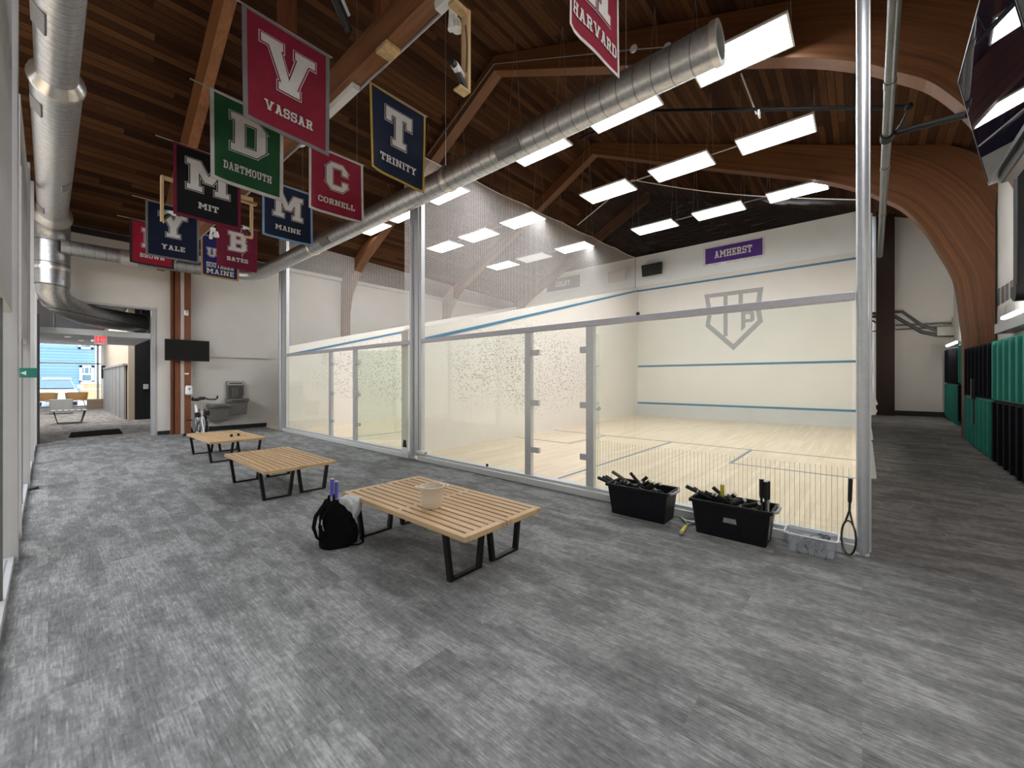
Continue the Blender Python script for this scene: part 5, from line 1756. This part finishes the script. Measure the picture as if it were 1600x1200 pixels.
# ------------------------------------------------------------------ fixtures on the tie beam
def strip_light(label, u0, v0, u1, v1):
    zb = 3.83
    k0, k1 = atz(u0, v0, zb - 0.04), atz(u1, v1, zb - 0.04)
    y0, y1 = sorted((k0.y, k1.y))
    t = thing('strip_light', label, 'strip light', (1.74, (y0 + y1) / 2, zb))
    obj('lamp_body', MB().box((1.705, y0, zb - 0.012), (1.775, y1, zb)), M['lamp_frame'], t)
    obj('lamp_lens', MB().prism([(1.705, y0, zb - 0.012), (1.775, y0, zb - 0.012), (1.768, y0, zb - 0.05), (1.712, y0, zb - 0.05)], (0, y1 - y0, 0)), M['white_plastic'], t)
    return t


strip_light('unlit white strip light under the tie beam beside the maroon V banner', 508, 178, 556, 138)
strip_light('unlit white strip light under the tie beam at the picture top above the pine arm', 684, 16, 720, -25)
cdt = obj('conduit', MB().tube([(1.79, 1.9, 3.825), (1.79, 12.3, 3.825)], 0.011, 8), M['conduit'], loc=(1.79, 6, 3.825))
tag(cdt, 'long white conduit running along the lower edge of the tie beam', 'conduit')
pc = atz(604, 75, 3.83)
o = obj('wood_block', MB().box((1.655, pc.y - 0.075, 3.80), (1.785, pc.y + 0.075, 3.829)), M['pine'], loc=(1.72, pc.y, 3.80), bevel=0.002)
tag(o, 'pale pine block screwed under the tie beam between two banners', 'block')


def camera_arm(label, y, x, z0, z1, side, look):
    """pine hanger on the beam with a small video camera at its foot"""
    t = thing('camera_arm', label, 'camera arm', (x, y, z1))
    obj('pine_hanger', MB().box((x - 0.012, y - 0.035, z0), (x + 0.012, y + 0.035, z1)), M['pine'], t, bevel=0.002)
    a, b_ = sorted((1.72, x))
    obj('pine_crosspiece', MB().box((a, y - 0.03, z1 - 0.03), (b_, y + 0.03, z1)), M['pine'], t, bevel=0.002)
    obj('pine_foot', MB().box((x - 0.05 * (1 if side > 0 else -1) - 0.03, y - 0.035, z0 - 0.012), (x + 0.012, y + 0.035, z0)), M['pine'], t, bevel=0.002)
    cx_, cz_ = x - side * 0.075, z0 + 0.10
    cb = obj('camera_body', MB().tube([(cx_ + side * 0.055, y + 0.02, cz_ + 0.01), (cx_ - side * 0.045, y - 0.02, cz_ + 0.01)], 0.026, 12), M['white_plastic'], t, smooth=True)
    obj('camera_lens', MB().tube([(cx_ - side * 0.045, y - 0.02, cz_ + 0.01), (cx_ - side * 0.08, y - 0.03, cz_ + 0.005)], 0.022, 12), M['black_plastic'], cb, smooth=True)
    obj('camera_base', MB().tube([(x - side * 0.012, y, cz_ - 0.07), (cx_ + side * 0.02, y, cz_ - 0.02), (cx_, y, cz_ + 0.0)], 0.02, 8), M['black_plastic'], t, smooth=True)
    obj('camera_cord', MB().tube([(x - side * 0.014, y - 0.02, z0 + 0.12), (x - side * 0.014, y - 0.028, z0 + 0.3), (x - side * 0.014, y - 0.01, z1 - 0.1)], 0.0035, 5), M['black_plastic'], t)
    return t


ya_ = 2.02
pt_, pb_ = aty(728, 20, ya_), aty(728, 145, ya_)
camera_arm('long pine arm with a video camera right of the tie beam, above the duct', ya_, pt_.x, pb_.z, pt_.z, 1, 0)
ya_ = 5.75
pt_, pb_ = aty(253, 275, ya_), aty(256, 346, ya_)
camera_arm('pine arm with a video camera overlapping the navy Y banner', ya_, pt_.x, pb_.z, pt_.z, -1, 0)
pt_, pb_ = aty(393, 310, 6.4), aty(396, 372, 6.4)
camera_arm('pine arm with a video camera overlapping the burgundy B banner', 6.4, pt_.x, pb_.z, pt_.z, 1, 0)
ya_ = 1.98
p = aty(530, 12, 3.0)
t = thing('video_camera', 'black and white video camera mounted high at the picture top above the maroon V banner', 'camera', (p.x, p.y, p.z))
d = Vector((0.11, 0.05, -0.09))
obj('camera_body', MB().tube([p - d, p + d * 0.5], 0.035, 12), M['black_plastic'], t, smooth=True)
obj('camera_shell', MB().tube([p - d * 0.6 + Vector((0.03, 0, 0.03)), p + d * 0.4 + Vector((0.03, 0, 0.03))], 0.028, 12), M['white_plastic'], t, smooth=True)
obj('camera_lens', MB().tube([p + d * 0.5, p + d * 0.95], 0.03, 12), M['black_plastic'], t, smooth=True)
obj('camera_stem', MB().tube([p - d * 0.8, p - d * 1.3 + Vector((-0.03, 0, 0.12)), (p.x - 0.14, p.y, roof_z(p.y) - 0.03)], 0.014, 8), M['black_pipe'], t, smooth=True)
for (u, v, y, lab) in ((708, 32, 2.12, 'cluster of white spotlights at the top end of the beam conduit'), (333, 364, 6.9, 'cluster of white spotlights below the beam near the royal blue banner')):
    p = aty(u, v, y)
    t = thing('spotlight', lab, 'spotlight', tuple(p))
    obj('spot_base', MB().tube([(p.x, p.y, p.z + 0.07), (p.x, p.y, p.z + 0.02)], 0.03, 12), M['white_plastic'], t, smooth=True)
    obj('spot_head', MB().lathe([(0.0001, 0.03), (0.02, 0.03), (0.035, -0.02), (0.037, -0.045), (0.028, -0.04), (0.0001, -0.03)], (p.x + 0.035, p.y, p.z), 16), M['white_plastic'], t, smooth=True)
    obj('spot_head', MB().tube([(p.x - 0.02, p.y, p.z + 0.02), (p.x - 0.03, p.y - 0.01, p.z - 0.09)], [0.014, 0.020], 12), M['white_plastic'], t, smooth=True)
# globe lamp seen between the V and C banners
p = aty(464, 219, 4.9)
o = obj('globe_lamp', MB().lathe([(0.0001, -0.06), (0.05, -0.055), (0.09, -0.03), (0.105, 0.0), (0.10, 0.03), (0.03, 0.05), (0.0001, 0.05)], tuple(p), 20), M['white_plastic'], loc=tuple(p), smooth=True)
tag(o, 'white dome lamp peeking out between the maroon V and crimson C banners', 'lamp')
for (u, v, lab) in ((990, 76, 'white smoke detector disc on the arch left of its twin'), (1043, 73, 'white smoke detector disc on the arch by the duct opening')):
    p = atx(u, v, 6.035)
    o = obj('smoke_detector', MB().lathe([(0.0001, -0.02), (0.05, -0.02), (0.062, -0.005), (0.062, 0.012), (0.0001, 0.012)], (p.x, p.y, p.z), 20, 'x'), M['white_plastic'], loc=tuple(p), smooth=True)
    tag(o, lab, 'detector')
c = obj('conduit', MB().tube([atx(772, 100, 6.035), atx(985, 78, 6.035), atx(1045, 73, 6.035)], 0.008, 6).tube([atx(772, 100, 6.035), atx(668, 243, 6.035)], 0.008, 6), M['conduit'], loc=(6.035, 4, 7))
tag(c, 'thin conduit along the face of the arch joining the two detector discs', 'conduit')

# ------------------------------------------------------------------ hallway: lockers, lamps, conduits, papers
def locker_bank(label, x0, x1, z0a, z0b, z1a, z1b, yf, mat, n=7):
    """bank of doors along x; x0 is the nearer end; bottoms/tops slope a little with the floor"""
    t = thing('locker_bank', label, 'lockers', (x0, yf, min(z0a, z0b)), 'checker of locker banks')
    zb = lambda x: z0a + (z0b - z0a) * (x - x0) / (x1 - x0)
    zt = lambda x: z1a + (z1b - z1a) * (x - x0) / (x1 - x0)
    yb = -1.60
    obj('carcass', MB().hexa([(x0, yf - 0.02, zb(x0)), (x1, yf - 0.02, zb(x1)), (x1, yb, zb(x1)), (x0, yb, zb(x0))], [(x0, yf - 0.02, zt(x0)), (x1, yf - 0.02, zt(x1)), (x1, yb, zt(x1)), (x0, yb, zt(x0))]), mat, t)
    for i in range(n):
        a, b_ = x0 + (x1 - x0) * (i + 0.04) / n, x0 + (x1 - x0) * (i + 0.96) / n
        d = obj('door', MB().hexa([(a, yf, zb(a) + .015), (b_, yf, zb(b_) + .015), (b_, yf - 0.019, zb(b_) + .015), (a, yf - 0.019, zb(a) + .015)], [(a, yf, zt(a) - .015), (b_, yf, zt(b_) - .015), (b_, yf - 0.019, zt(b_) - .015), (a, yf - 0.019, zt(a) - .015)]), mat, t, bevel=0.004)
        obj('door_lip', MB().hexa([(a, yf, zb(a) + .02), (a + .022, yf, zb(a) + .02), (a + .022, yf + .028, zb(a) + .02), (a, yf + .028, zb(a) + .02)], [(a, yf, zt(a) - .02), (a + .022, yf, zt(a) - .02), (a + .022, yf + .028, zt(a) - .02), (a, yf + .028, zt(a) - .02)]), mat, d)
    return t


YN, YF = -1.27, -1.50
xs = [6.2, 8.08, 9.93]
B0 = lambda x: 0.20 + (x - 6.94) * 0.04
for i, (a, b_) in enumerate(((6.2, 8.08), (8.08, 9.93))):
    m0 = lambda x: 1.015 + (x - 6.94) * 0.006
    t0 = lambda x: 1.777 + (x - 6.94) * 0.008
    locker_bank(('teal' if i == 0 else 'black') + ' locker bank in the upper row of the ' + ('nearest column at the right picture edge' if i == 0 else 'column just right of the arch leg'), a, b_, m0(a) + .004, m0(b_) + .004, t0(a), t0(b_), YN, M['teal'] if i == 0 else M['locker_black'])
    locker_bank(('black' if i == 0 else 'teal') + ' locker bank in the lower row of the ' + ('nearest column at the right picture edge' if i == 0 else 'column just right of the arch leg'), a, b_, B0(a), B0(b_), m0(a) - .004, m0(b_) - .004, YN, M['locker_black'] if i == 0 else M['teal'])
struct('trim_locker_plinth', MB().hexa([(6.2, YN - .03, 0.0), (9.93, YN - .03, 0.1), (9.93, -1.6, 0.1), (6.2, -1.6, 0.0)], [(6.2, YN - .03, B0(6.2)), (9.93, YN - .03, B0(9.93)), (9.93, -1.6, B0(9.93)), (6.2, -1.6, B0(6.2))]), M['black_base'])
for i, (a, b_) in enumerate(((10.6, 12.4), (12.4, 14.18))):
    locker_bank(('teal' if i == 0 else 'black') + ' locker bank in the upper row beyond the arch leg' + (', at the end wall' if i else ''), a, b_, 1.19, 1.215, 1.975, 2.01, YF, M['teal'] if i == 0 else M['locker_black'])
    locker_bank(('black' if i == 0 else 'teal') + ' locker bank in the lower row beyond the arch leg' + (', at the end wall' if i else ''), a, b_, .31, .44, 1.18, 1.205, YF, M['locker_black'] if i == 0 else M['teal'])
bag = obj('strap', MB().box((9.0, YN + .005, 0.62), (9.05, YN + .03, 1.02)).box((8.99, YN + .005, 1.0), (9.06, YN + .05, 1.3)), M['black_plastic'], loc=(9.02, YN, 1.0), bevel=0.004)
tag(bag, 'black strap hanging down over the teal lower lockers right of the arch leg', 'strap')

M['wall_lamp'] = emitter('wall_strip_lamp', (1.0, 0.95, 0.88), 60.0)


def wall_strip(label, x0, x1, z, y, tray):
    t = thing('wall_light', label, 'wall light', ((x0 + x1) / 2, y, z))
    obj('lamp_tube', MB().tube([(x0, y, z), (x1, y, z)], 0.022, 10), M['wall_lamp'], t)
    obj('lamp_base', MB().box((x0 - .02, RY, z - 0.02), (x1 + .02, y - 0.02, z + 0.02)), M['lamp_frame'], t)
    if tray:
        obj('lamp_shelf', MB().box((x0 - 0.3, RY, z - 0.20), (x1 + 0.3, y + 0.03, z - 0.06)), M['white_frame'], t, bevel=0.004)
    return t


p = aty(1567, 497, -1.5)
wall_strip('lit strip lamp on a white shelf above the near teal lockers', 5.6, p.x, p.z, -1.5, True)
p0, p1 = aty(1480, 540, -1.45), aty(1494, 535, -1.45)
wall_strip('short lit strip lamp above the lockers at the end of the hallway', p1.x, p0.x, (p0.z + p1.z) / 2, -1.45, False)
xe = ENDX + 0.09
t = thing('conduit', 'bundle of bent grey conduits crossing the end wall of the hallway', 'conduit', (xe, -1.0, 2.4))
for (pts, r) in (([(1362, 490), (1410, 487), (1440, 508), (1460, 515), (1495, 515)], .035), ([(1362, 495), (1398, 494), (1440, 519), (1465, 524), (1495, 524)], .04), ([(1385, 509), (1487, 505)], .018), ([(1362, 518), (1385, 516), (1495, 510)], .016), ([(1362, 500), (1376, 510), (1386, 511)], .02)):
    obj('conduit_run', MB().tube([atx(u, v, xe) for u, v in pts], r, 10), M['steel_pipe'], t, smooth=True)
for (u0, v0, u1, v1, mt, lab) in ((1386, 509, 1400, 517, 'white_frame', 'white junction box on the end wall under the conduits'), (1464, 511, 1492, 524, 'fountain_lt', 'grey junction box on the end wall where the conduits level out'), (1488, 496, 1494, 511, 'white_frame', 'white upright switch box in the corner of the end wall')):
    a, b_ = atx(u0, v0, xe - .03), atx(u1, v1, xe - .03)
    o = obj('junction_box', MB().box((xe - .05, a.y, b_.z), (xe + .02, b_.y, a.z)), M[mt], loc=(xe, a.y, a.z), bevel=0.006)
    tag(o, lab, 'junction box')
for i, (u, v0, v1) in enumerate(((1559.5, 453, 476), (1566.5, 449, 472), (1573, 445, 468), (1580, 440, 464))):
    a, b_ = aty(u - 2.4, v0, RY + .008), aty(u + 2.4, v1, RY + .008)
    o = obj('photo_print', MB().box((min(a.x, b_.x), RY + .001, b_.z), (max(a.x, b_.x), RY + .008, a.z)), M['grille'], loc=(a.x, RY, b_.z))
    tag(o, 'dark photo print pinned to the hallway wall, %s from the arch leg' % order[i], 'photo', 'photo prints on the hallway wall')
    pp = obj('note_sheet', MB().box((min(a.x, b_.x) - .1, RY + .001, b_.z - .36), (max(a.x, b_.x) + .0, RY + .005, b_.z - .06)), M['c_white'], loc=(a.x, RY, b_.z - .3))
    tag(pp, 'white note sheet below the %s photo print from the arch leg' % order[i], 'note', 'note sheets under the photos')

# sheets of paper sticking out from the hallway face of the court wall
M['paper'] = plain('paper_sheet', (0.66, 0.65, 0.63), 0.8, 0, 0.03, 6)
yw = lambda x: RV(x) - 0.03
for i, (x, poly) in enumerate(((4.35, [(1359, 541), (1362, 541), (1365, 580), (1365, 583), (1359, 584)]), (4.6, [(1360, 598), (1366, 616), (1372, 632), (1365, 634), (1360, 624)]), (4.5, [(1360, 624), (1366, 634), (1371, 642), (1368, 648), (1361, 649)]), (4.4, [(1360, 668), (1362, 670), (1364.5, 687), (1360, 688)]), (4.2, [(1360, 690), (1363, 690), (1369.5, 744), (1369.5, 748), (1360, 748)]))):
    pts = [atx(u, v, x) for u, v in poly]
    y0 = yw(x)
    o = obj('paper_sheet', MB().prism(pts, (0.006, 0.002, 0)), M['paper'], loc=tuple(pts[0]))
    tag(o, 'white paper curling out from the hallway side of the corner post, %s from the top' % order[i], 'paper', 'papers beside the corner post')

# ------------------------------------------------------------------ lobby and the street beyond
LWX = 1.70
struct('wall_lobby_right', MB().box((LWX, 17.9, 0), (LWX + 0.15, 28.2, 3.6)), M['lobby_tan'] if 'lobby_tan' in M else M['wall_hall'])
struct('wall_lobby_left', MB().box((-0.62, FARY + .14, 0), (-0.5, 29.0, 3.6)), M['wall_hall'])
struct('ceiling_lobby', MB().box((-0.62, FARY + .14, 3.6), (9.0, 28.2, 3.75)), M['gable'])
mb = MB().box((LWX + 0.15, 17.8, 0), (9.0, 17.9, 3.6)).box((5.0, FARY + .14, 0), (5.1, 17.9, 3.6)).box((2.6, FARY + .14, 0), (2.7, 17.9, 3.6))
struct('wall_lobby_dark', mb, M['black_base'])
struct('wall_lobby_end', MB().box((-0.62, 28.0, 3.02), (9.0, 28.2, 3.75)).box((-0.62, 28.0, 0), (-0.32, 28.2, 3.02)).box((2.6, 28.0, 0), (9.0, 28.2, 3.02)), M['court_white'])
wn_ = MB().box((-0.32, 28.02, 0.0), (2.6, 28.12, 0.08)).box((-0.32, 28.02, 2.95), (2.6, 28.12, 3.02)).box((-0.32, 28.02, 2.04), (2.6, 28.12, 2.10)).box((-0.32, 28.02, 0), (-0.24, 28.12, 3.02)).box((1.55, 28.02, 0), (1.63, 28.12, 3.02))
wf = struct('window_1', wn_, M['conduit'])
obj('window_pane', MB().box((-0.3, 28.06, 0.05), (2.6, 28.07, 2.98)), M['glass_plain'], wf)
# hung white canopy with downlights
t = thing('ceiling_canopy', 'white hung canopy panel inside the lobby opening below the big duct', 'canopy', (0.78, 14.5, 2.3))
t['kind'] = 'structure'
obj('canopy_panel', MB().box((-0.13, 13.1, 2.29), (1.66, 16.2, 2.42)), M['court_white'], t, bevel=0.004)
for (x, y) in ((0.55, 15.0), (0.95, 14.7), (0.30, 14.0)):
    obj('downlight', MB().lathe([(0.0001, 2.288), (0.05, 2.288), (0.055, 2.286), (0.055, 2.289)], (x, y, 0), 16), M['lamp_dim'], t)
for (x, y) in ((0.1, 13.4), (1.5, 13.4), (0.1, 15.9), (1.5, 15.9)):
    obj('hanger_rod', MB().tube([(x, y, 2.42), (x, y, 3.6)], 0.006, 6), M['cable'], t)
M['exit_red'] = emitter('exit_letters', (1.0, 0.03, 0.06), 1.6)
p = aty(147, 523, 13.08)
p1 = aty(167.5, 539, 13.08)
ex = thing('exit_sign', 'lit red and white exit sign hanging from the lobby canopy', 'exit sign', (p.x, 13.08, p.z))
obj('sign_housing', MB().box((p.x, 13.06, p1.z), (p1.x, 13.10, p.z + 0.01)), M['lamp_frame'], ex, bevel=0.004)
hh = p.z - p1.z
obj_raw('exit_lettering', flat_mesh(word_polys('EXIT', (p.x + p1.x) / 2, p1.z + hh * 0.18, hh * 0.68, maxw=(p1.x - p.x) * 0.86), lambda s, z, l: Vector((s, 13.055, z)), 0), M['exit_red'], ex)
obj('sign_lens', MB().ball((p.x - 0.03, 13.06, p1.z + 0.08), 0.025), M['lamp_dim'], ex)
mt_ = obj('door_mat', MB().prism([atz(107, 684, 0.004), atz(192, 677.5, 0.004), atz(186, 670, 0.004), atz(111, 676, 0.004)], (0, 0, 0.008)), M['mat'], loc=(0.75, 13.6, 0))
tag(mt_, 'black door mat lying on the carpet inside the lobby opening', 'mat')
# ribbed low partition along the lobby's right wall
t = thing('lobby_partition', 'low partition of grey upright panels along the right wall of the lobby', 'partition', (1.66, 21, 0))
ys = [18.1, 19.3, 20.5, 21.7, 22.9, 24.1, 25.2]
for a, b_ in zip(ys, ys[1:]):
    obj('panel', MB().box((1.62, a + 0.05, 0.0), (1.67, b_ - 0.05, 1.76)), M['grille_lt'] if 'grille_lt' in M else M['wall'], t)
    obj('stile', MB().box((1.60, b_ - 0.06, 0), (1.69, b_ + 0.04, 1.78)), M['white_frame'], t)
obj('top_rail', MB().box((1.58, 18.0, 1.76), (1.70, 25.3, 1.82)), M['white_frame'], t)
o = obj('wall_phone', MB().box((1.58, 25.9, 1.35), (1.70, 26.2, 1.95)), M['black_plastic'], loc=(1.64, 26, 1.35), bevel=0.03)
tag(o, 'black wall phone beside the lobby window', 'phone')
p = aty(228, 604, 17.75)
o = obj('wall_switch', MB().box((p.x - .06, 17.72, p.z - .08), (p.x + .06, 17.79, p.z + .08)), M['white_plastic'], loc=tuple(p), bevel=0.004)
tag(o, 'white switch plate in the dark recess right of the lobby opening', 'switch')

# lobby furniture
lb = thing('lobby_bench', 'small white slatted bench on black legs in the lobby', 'bench', (0.66, 15.8, 0))
p0 = atz(92, 663, 0)
bx_, by_ = atz(110, 661.5, 0).x, atz(110, 661.5, 0).y
for i in range(6):
    obj('slat', MB().box((bx_ - .38 + i * .125, by_ - .25, .365), (bx_ - .29 + i * .125, by_ + .30, .395)), M['white_frame'], lb)
for yy in (by_ - .2, by_ + .25):
    m_ = MB().tube([(bx_ - .33, yy, .37), (bx_ - .25, yy, .012), (bx_ + .22, yy, .012), (bx_ + .30, yy, .37)], .014, 6)
    obj('leg_frame', m_, M['black_steel'], lb)
q = atz(97, 647, 0)
o = obj('ottoman', MB().loft([rring(q.x - .02, q.y + .3, .30, .28, z, .06) for z in (0.03, 0.05, .50, .55)]), M['grille_lt'] if 'grille_lt' in M else M['wall'], loc=(q.x, q.y, 0), smooth=True)
tag(o, 'grey upholstered cube behind the small white bench in the lobby', 'ottoman')
M['chair_ply'] = timber('chair_plywood', (0.62, 0.36, 0.15), 0, 0.45, 0.5)


def tub_chair(label, x, y, group):
    t = thing('tub_chair', label, 'chair', (x, y, 0), group)
    rg = []
    for z, r, lo in ((.40, .30, 0), (.45, .33, 0), (.72, .36, 0)):
        rg.append([(x + r * math.cos(a), y + r * 0.9 * math.sin(a), z + (0.04 if z > .6 else 0) * -math.sin(a)) for a in [R(180 + 20 * k) for k in range(10)]] + [(x + (r - .02) * math.cos(a), y + (r - .02) * 0.9 * math.sin(a), z + (0.04 if z > .6 else 0) * -math.sin(a)) for a in [R(360 - 20 * k) for k in range(10)]])
    obj('shell_back', MB().loft(rg), M['chair_ply'], t, smooth=True)
    obj('seat', MB().loft([ell(x, y, .29, .27, .38), ell(x, y, .31, .29, .41), ell(x, y, .29, .27, .44)]), M['chair_ply'], t, smooth=True)
    for sx in (-1, 1):
        for sy in (-1, 1):
            obj('leg', MB().tube([(x + sx * .2, y + sy * .18, .39), (x + sx * .30, y + sy * .26, 0)], .014, 6), M['chair_ply'], t)
    return t


for (u, v, lab) in ((72, 637, 'tan plywood tub chair at the left in front of the lobby window'), (117, 636, 'tan plywood tub chair by the lobby window right of its twin')):
    q = atz(u, v, 0)
    tub_chair(lab, q.x, min(q.y, 26.5), 'tub chairs in the lobby')
q = atz(149, 638.5, 0)
o = obj('side_cube', MB().box((q.x - .30, q.y, 0), (q.x + .26, q.y + .5, .42)), M['pine_dull'] if 'pine_dull' in M else M['truss'], loc=(q.x, q.y, 0), bevel=0.01)
o.location.x += 0.05
tag(o, 'grey brown wooden side cube near the lobby window', 'side table')

# street: snow, car, fence, blue clapboard house
M['snow'] = plain('snow', (0.85, 0.87, 0.90), 0.8, 0, 0.04, 2)
M['siding'] = boards('blue_siding', [(0.16, 0.26, 0.36), (0.18, 0.29, 0.39)], 0.22, 'z', 9, 0.7, 0.14, (0.06, 0.13, 0.22), 0.1)
M['fence_wood'] = boards('fence_boards', [(0.52, 0.32, 0.16), (0.62, 0.40, 0.22)], 0.14, 'x', 9, 0.7, 0.08, (0.2, 0.12, 0.06), 0.4)
M['car_white'] = plain('car_white', (0.75, 0.78, 0.82), 0.25, 0, 0.02, 3)
M['car_glass'] = plain('car_glass', (0.10, 0.17, 0.20), 0.08)
struct('ground_snow', MB().box((-20, 28.2, -0.25), (25, 60, -0.12)), M['snow'])
hs = thing('house', 'blue clapboard house across the snowy street', 'house', (3, 48, -0.1))
HYY = 46.0
obj('house_wall', MB().box((-9, HYY, -.12), (2.6, HYY + 6, 9.0)), M['siding'], hs)
obj('corner_board', MB().box((2.45, HYY - .04, -.12), (2.65, HYY + .1, 9.0)), M['car_white'], hs)


def house_window(u0, v0, u1, v1):
    a, b_ = aty(u0, v0, HYY), aty(u1, v1, HYY)
    f = obj('window', MB().box((a.x, HYY - .08, b_.z), (a.x + .16, HYY, a.z)).box((b_.x - .16, HYY - .08, b_.z), (b_.x, HYY, a.z)).box((a.x, HYY - .08, a.z - .16), (b_.x, HYY, a.z)).box((a.x, HYY - .08, b_.z), (b_.x, HYY, b_.z + .16)).box((a.x, HYY - .07, (a.z + b_.z) / 2 - .06), (b_.x, HYY, (a.z + b_.z) / 2 + .06)).box(((a.x * 2 + b_.x) / 3 - .03, HYY - .06, (a.z + b_.z) / 2), ((a.x * 2 + b_.x) / 3 + .03, HYY, a.z)).box(((a.x + b_.x * 2) / 3 - .03, HYY - .06, (a.z + b_.z) / 2), ((a.x + b_.x * 2) / 3 + .03, HYY, a.z)), M['car_white'], hs)
    obj('pane', MB().box((a.x + .1, HYY - .03, b_.z + .1), (b_.x - .1, HYY - .01, a.z - .1)), M['car_glass'], f)


house_window(124, 571, 147, 598)
house_window(122, 520, 146, 546)
fn_ = thing('fence', 'tan board fence topped with snow beside the white car', 'fence', (3.2, 40, -.1))
a, b_ = aty(126, 598, 40), aty(166, 622, 40)
obj('fence_boards', MB().box((a.x, 40, -.12), (b_.x + .5, 40.05, a.z - .06)), M['fence_wood'], fn_)
obj('fence_rail', MB().box((a.x, 39.93, a.z * .55), (b_.x + .5, 40, a.z * .55 + .10)), M['snow'], fn_)
obj('snow_cap', MB().box((a.x, 39.93, a.z - .07), (b_.x + .5, 40.12, a.z + .06)), M['snow'], fn_)
# car seen from the front quarter
ca = thing('car', 'snow dusted white car parked outside the lobby window', 'car', (0.35, 34.5, -.12))
c0, c1 = aty(66, 600, 33), aty(122, 600, 33)
w0, w1 = c0.x - .25, c1.x
zc = lambda v: aty(90, v, 33).z
obj('car_body', MB().loft([[(w0, 32.6, z0_), (w1, 32.6, z0_), (w1 + .0, 37, z0_), (w0, 37, z0_)] for z0_ in (0.12,)] + [[(w0 - .02, 32.4, zc(622)), (w1 + .02, 32.4, zc(622)), (w1 + .02, 37, zc(618)), (w0 - .02, 37, zc(618))], [(w0 + .03, 32.6, zc(609)), (w1 - .03, 32.6, zc(609)), (w1 - .02, 37, zc(605)), (w0 + .02, 37, zc(605))]]), M['car_white'], ca, bevel=0.08)
obj('car_cabin', MB().hexa([(w0 + .06, 33.4, zc(607)), (w1 - .06, 33.4, zc(607)), (w1 - .06, 36.8, zc(606)), (w0 + .06, 36.8, zc(606))], [(w0 + .28, 34.2, zc(592)), (w1 - .28, 34.2, zc(592)), (w1 - .28, 36.4, zc(592)), (w0 + .28, 36.4, zc(592))]), M['car_glass'], ca, bevel=0.05)
obj('car_roof', MB().box((w0 + .22, 34.1, zc(593.5)), (w1 - .22, 36.5, zc(590))), M['snow'], ca, bevel=0.05)
obj('grille', MB().box((w0 + .35, 32.35, zc(628)), (w1 - .35, 32.45, zc(619))), M['siding'], ca)
for xx in (w0 + .12, w1 - .32):
    obj('headlight', MB().box((xx, 32.34, zc(620)), (xx + .2, 32.5, zc(615))), M['car_glass'], ca, bevel=0.02)
obj('bumper', MB().box((w0 - .04, 32.25, 0.2), (w1 + .04, 32.6, 0.42)), M['car_white'], ca, bevel=0.05)
for xx in (w0 + .02, w1 - .22):
    for yy in (33.2, 36.3):
        obj('wheel', MB().tube([(xx, yy, 0.2), (xx + .2, yy, 0.2)], .32, 20), M['black_base'], ca)
obj('side_mirror', MB().box((w1 - .02, 33.6, zc(607)), (w1 + .22, 33.8, zc(602))), M['car_white'], ca, bevel=0.03)
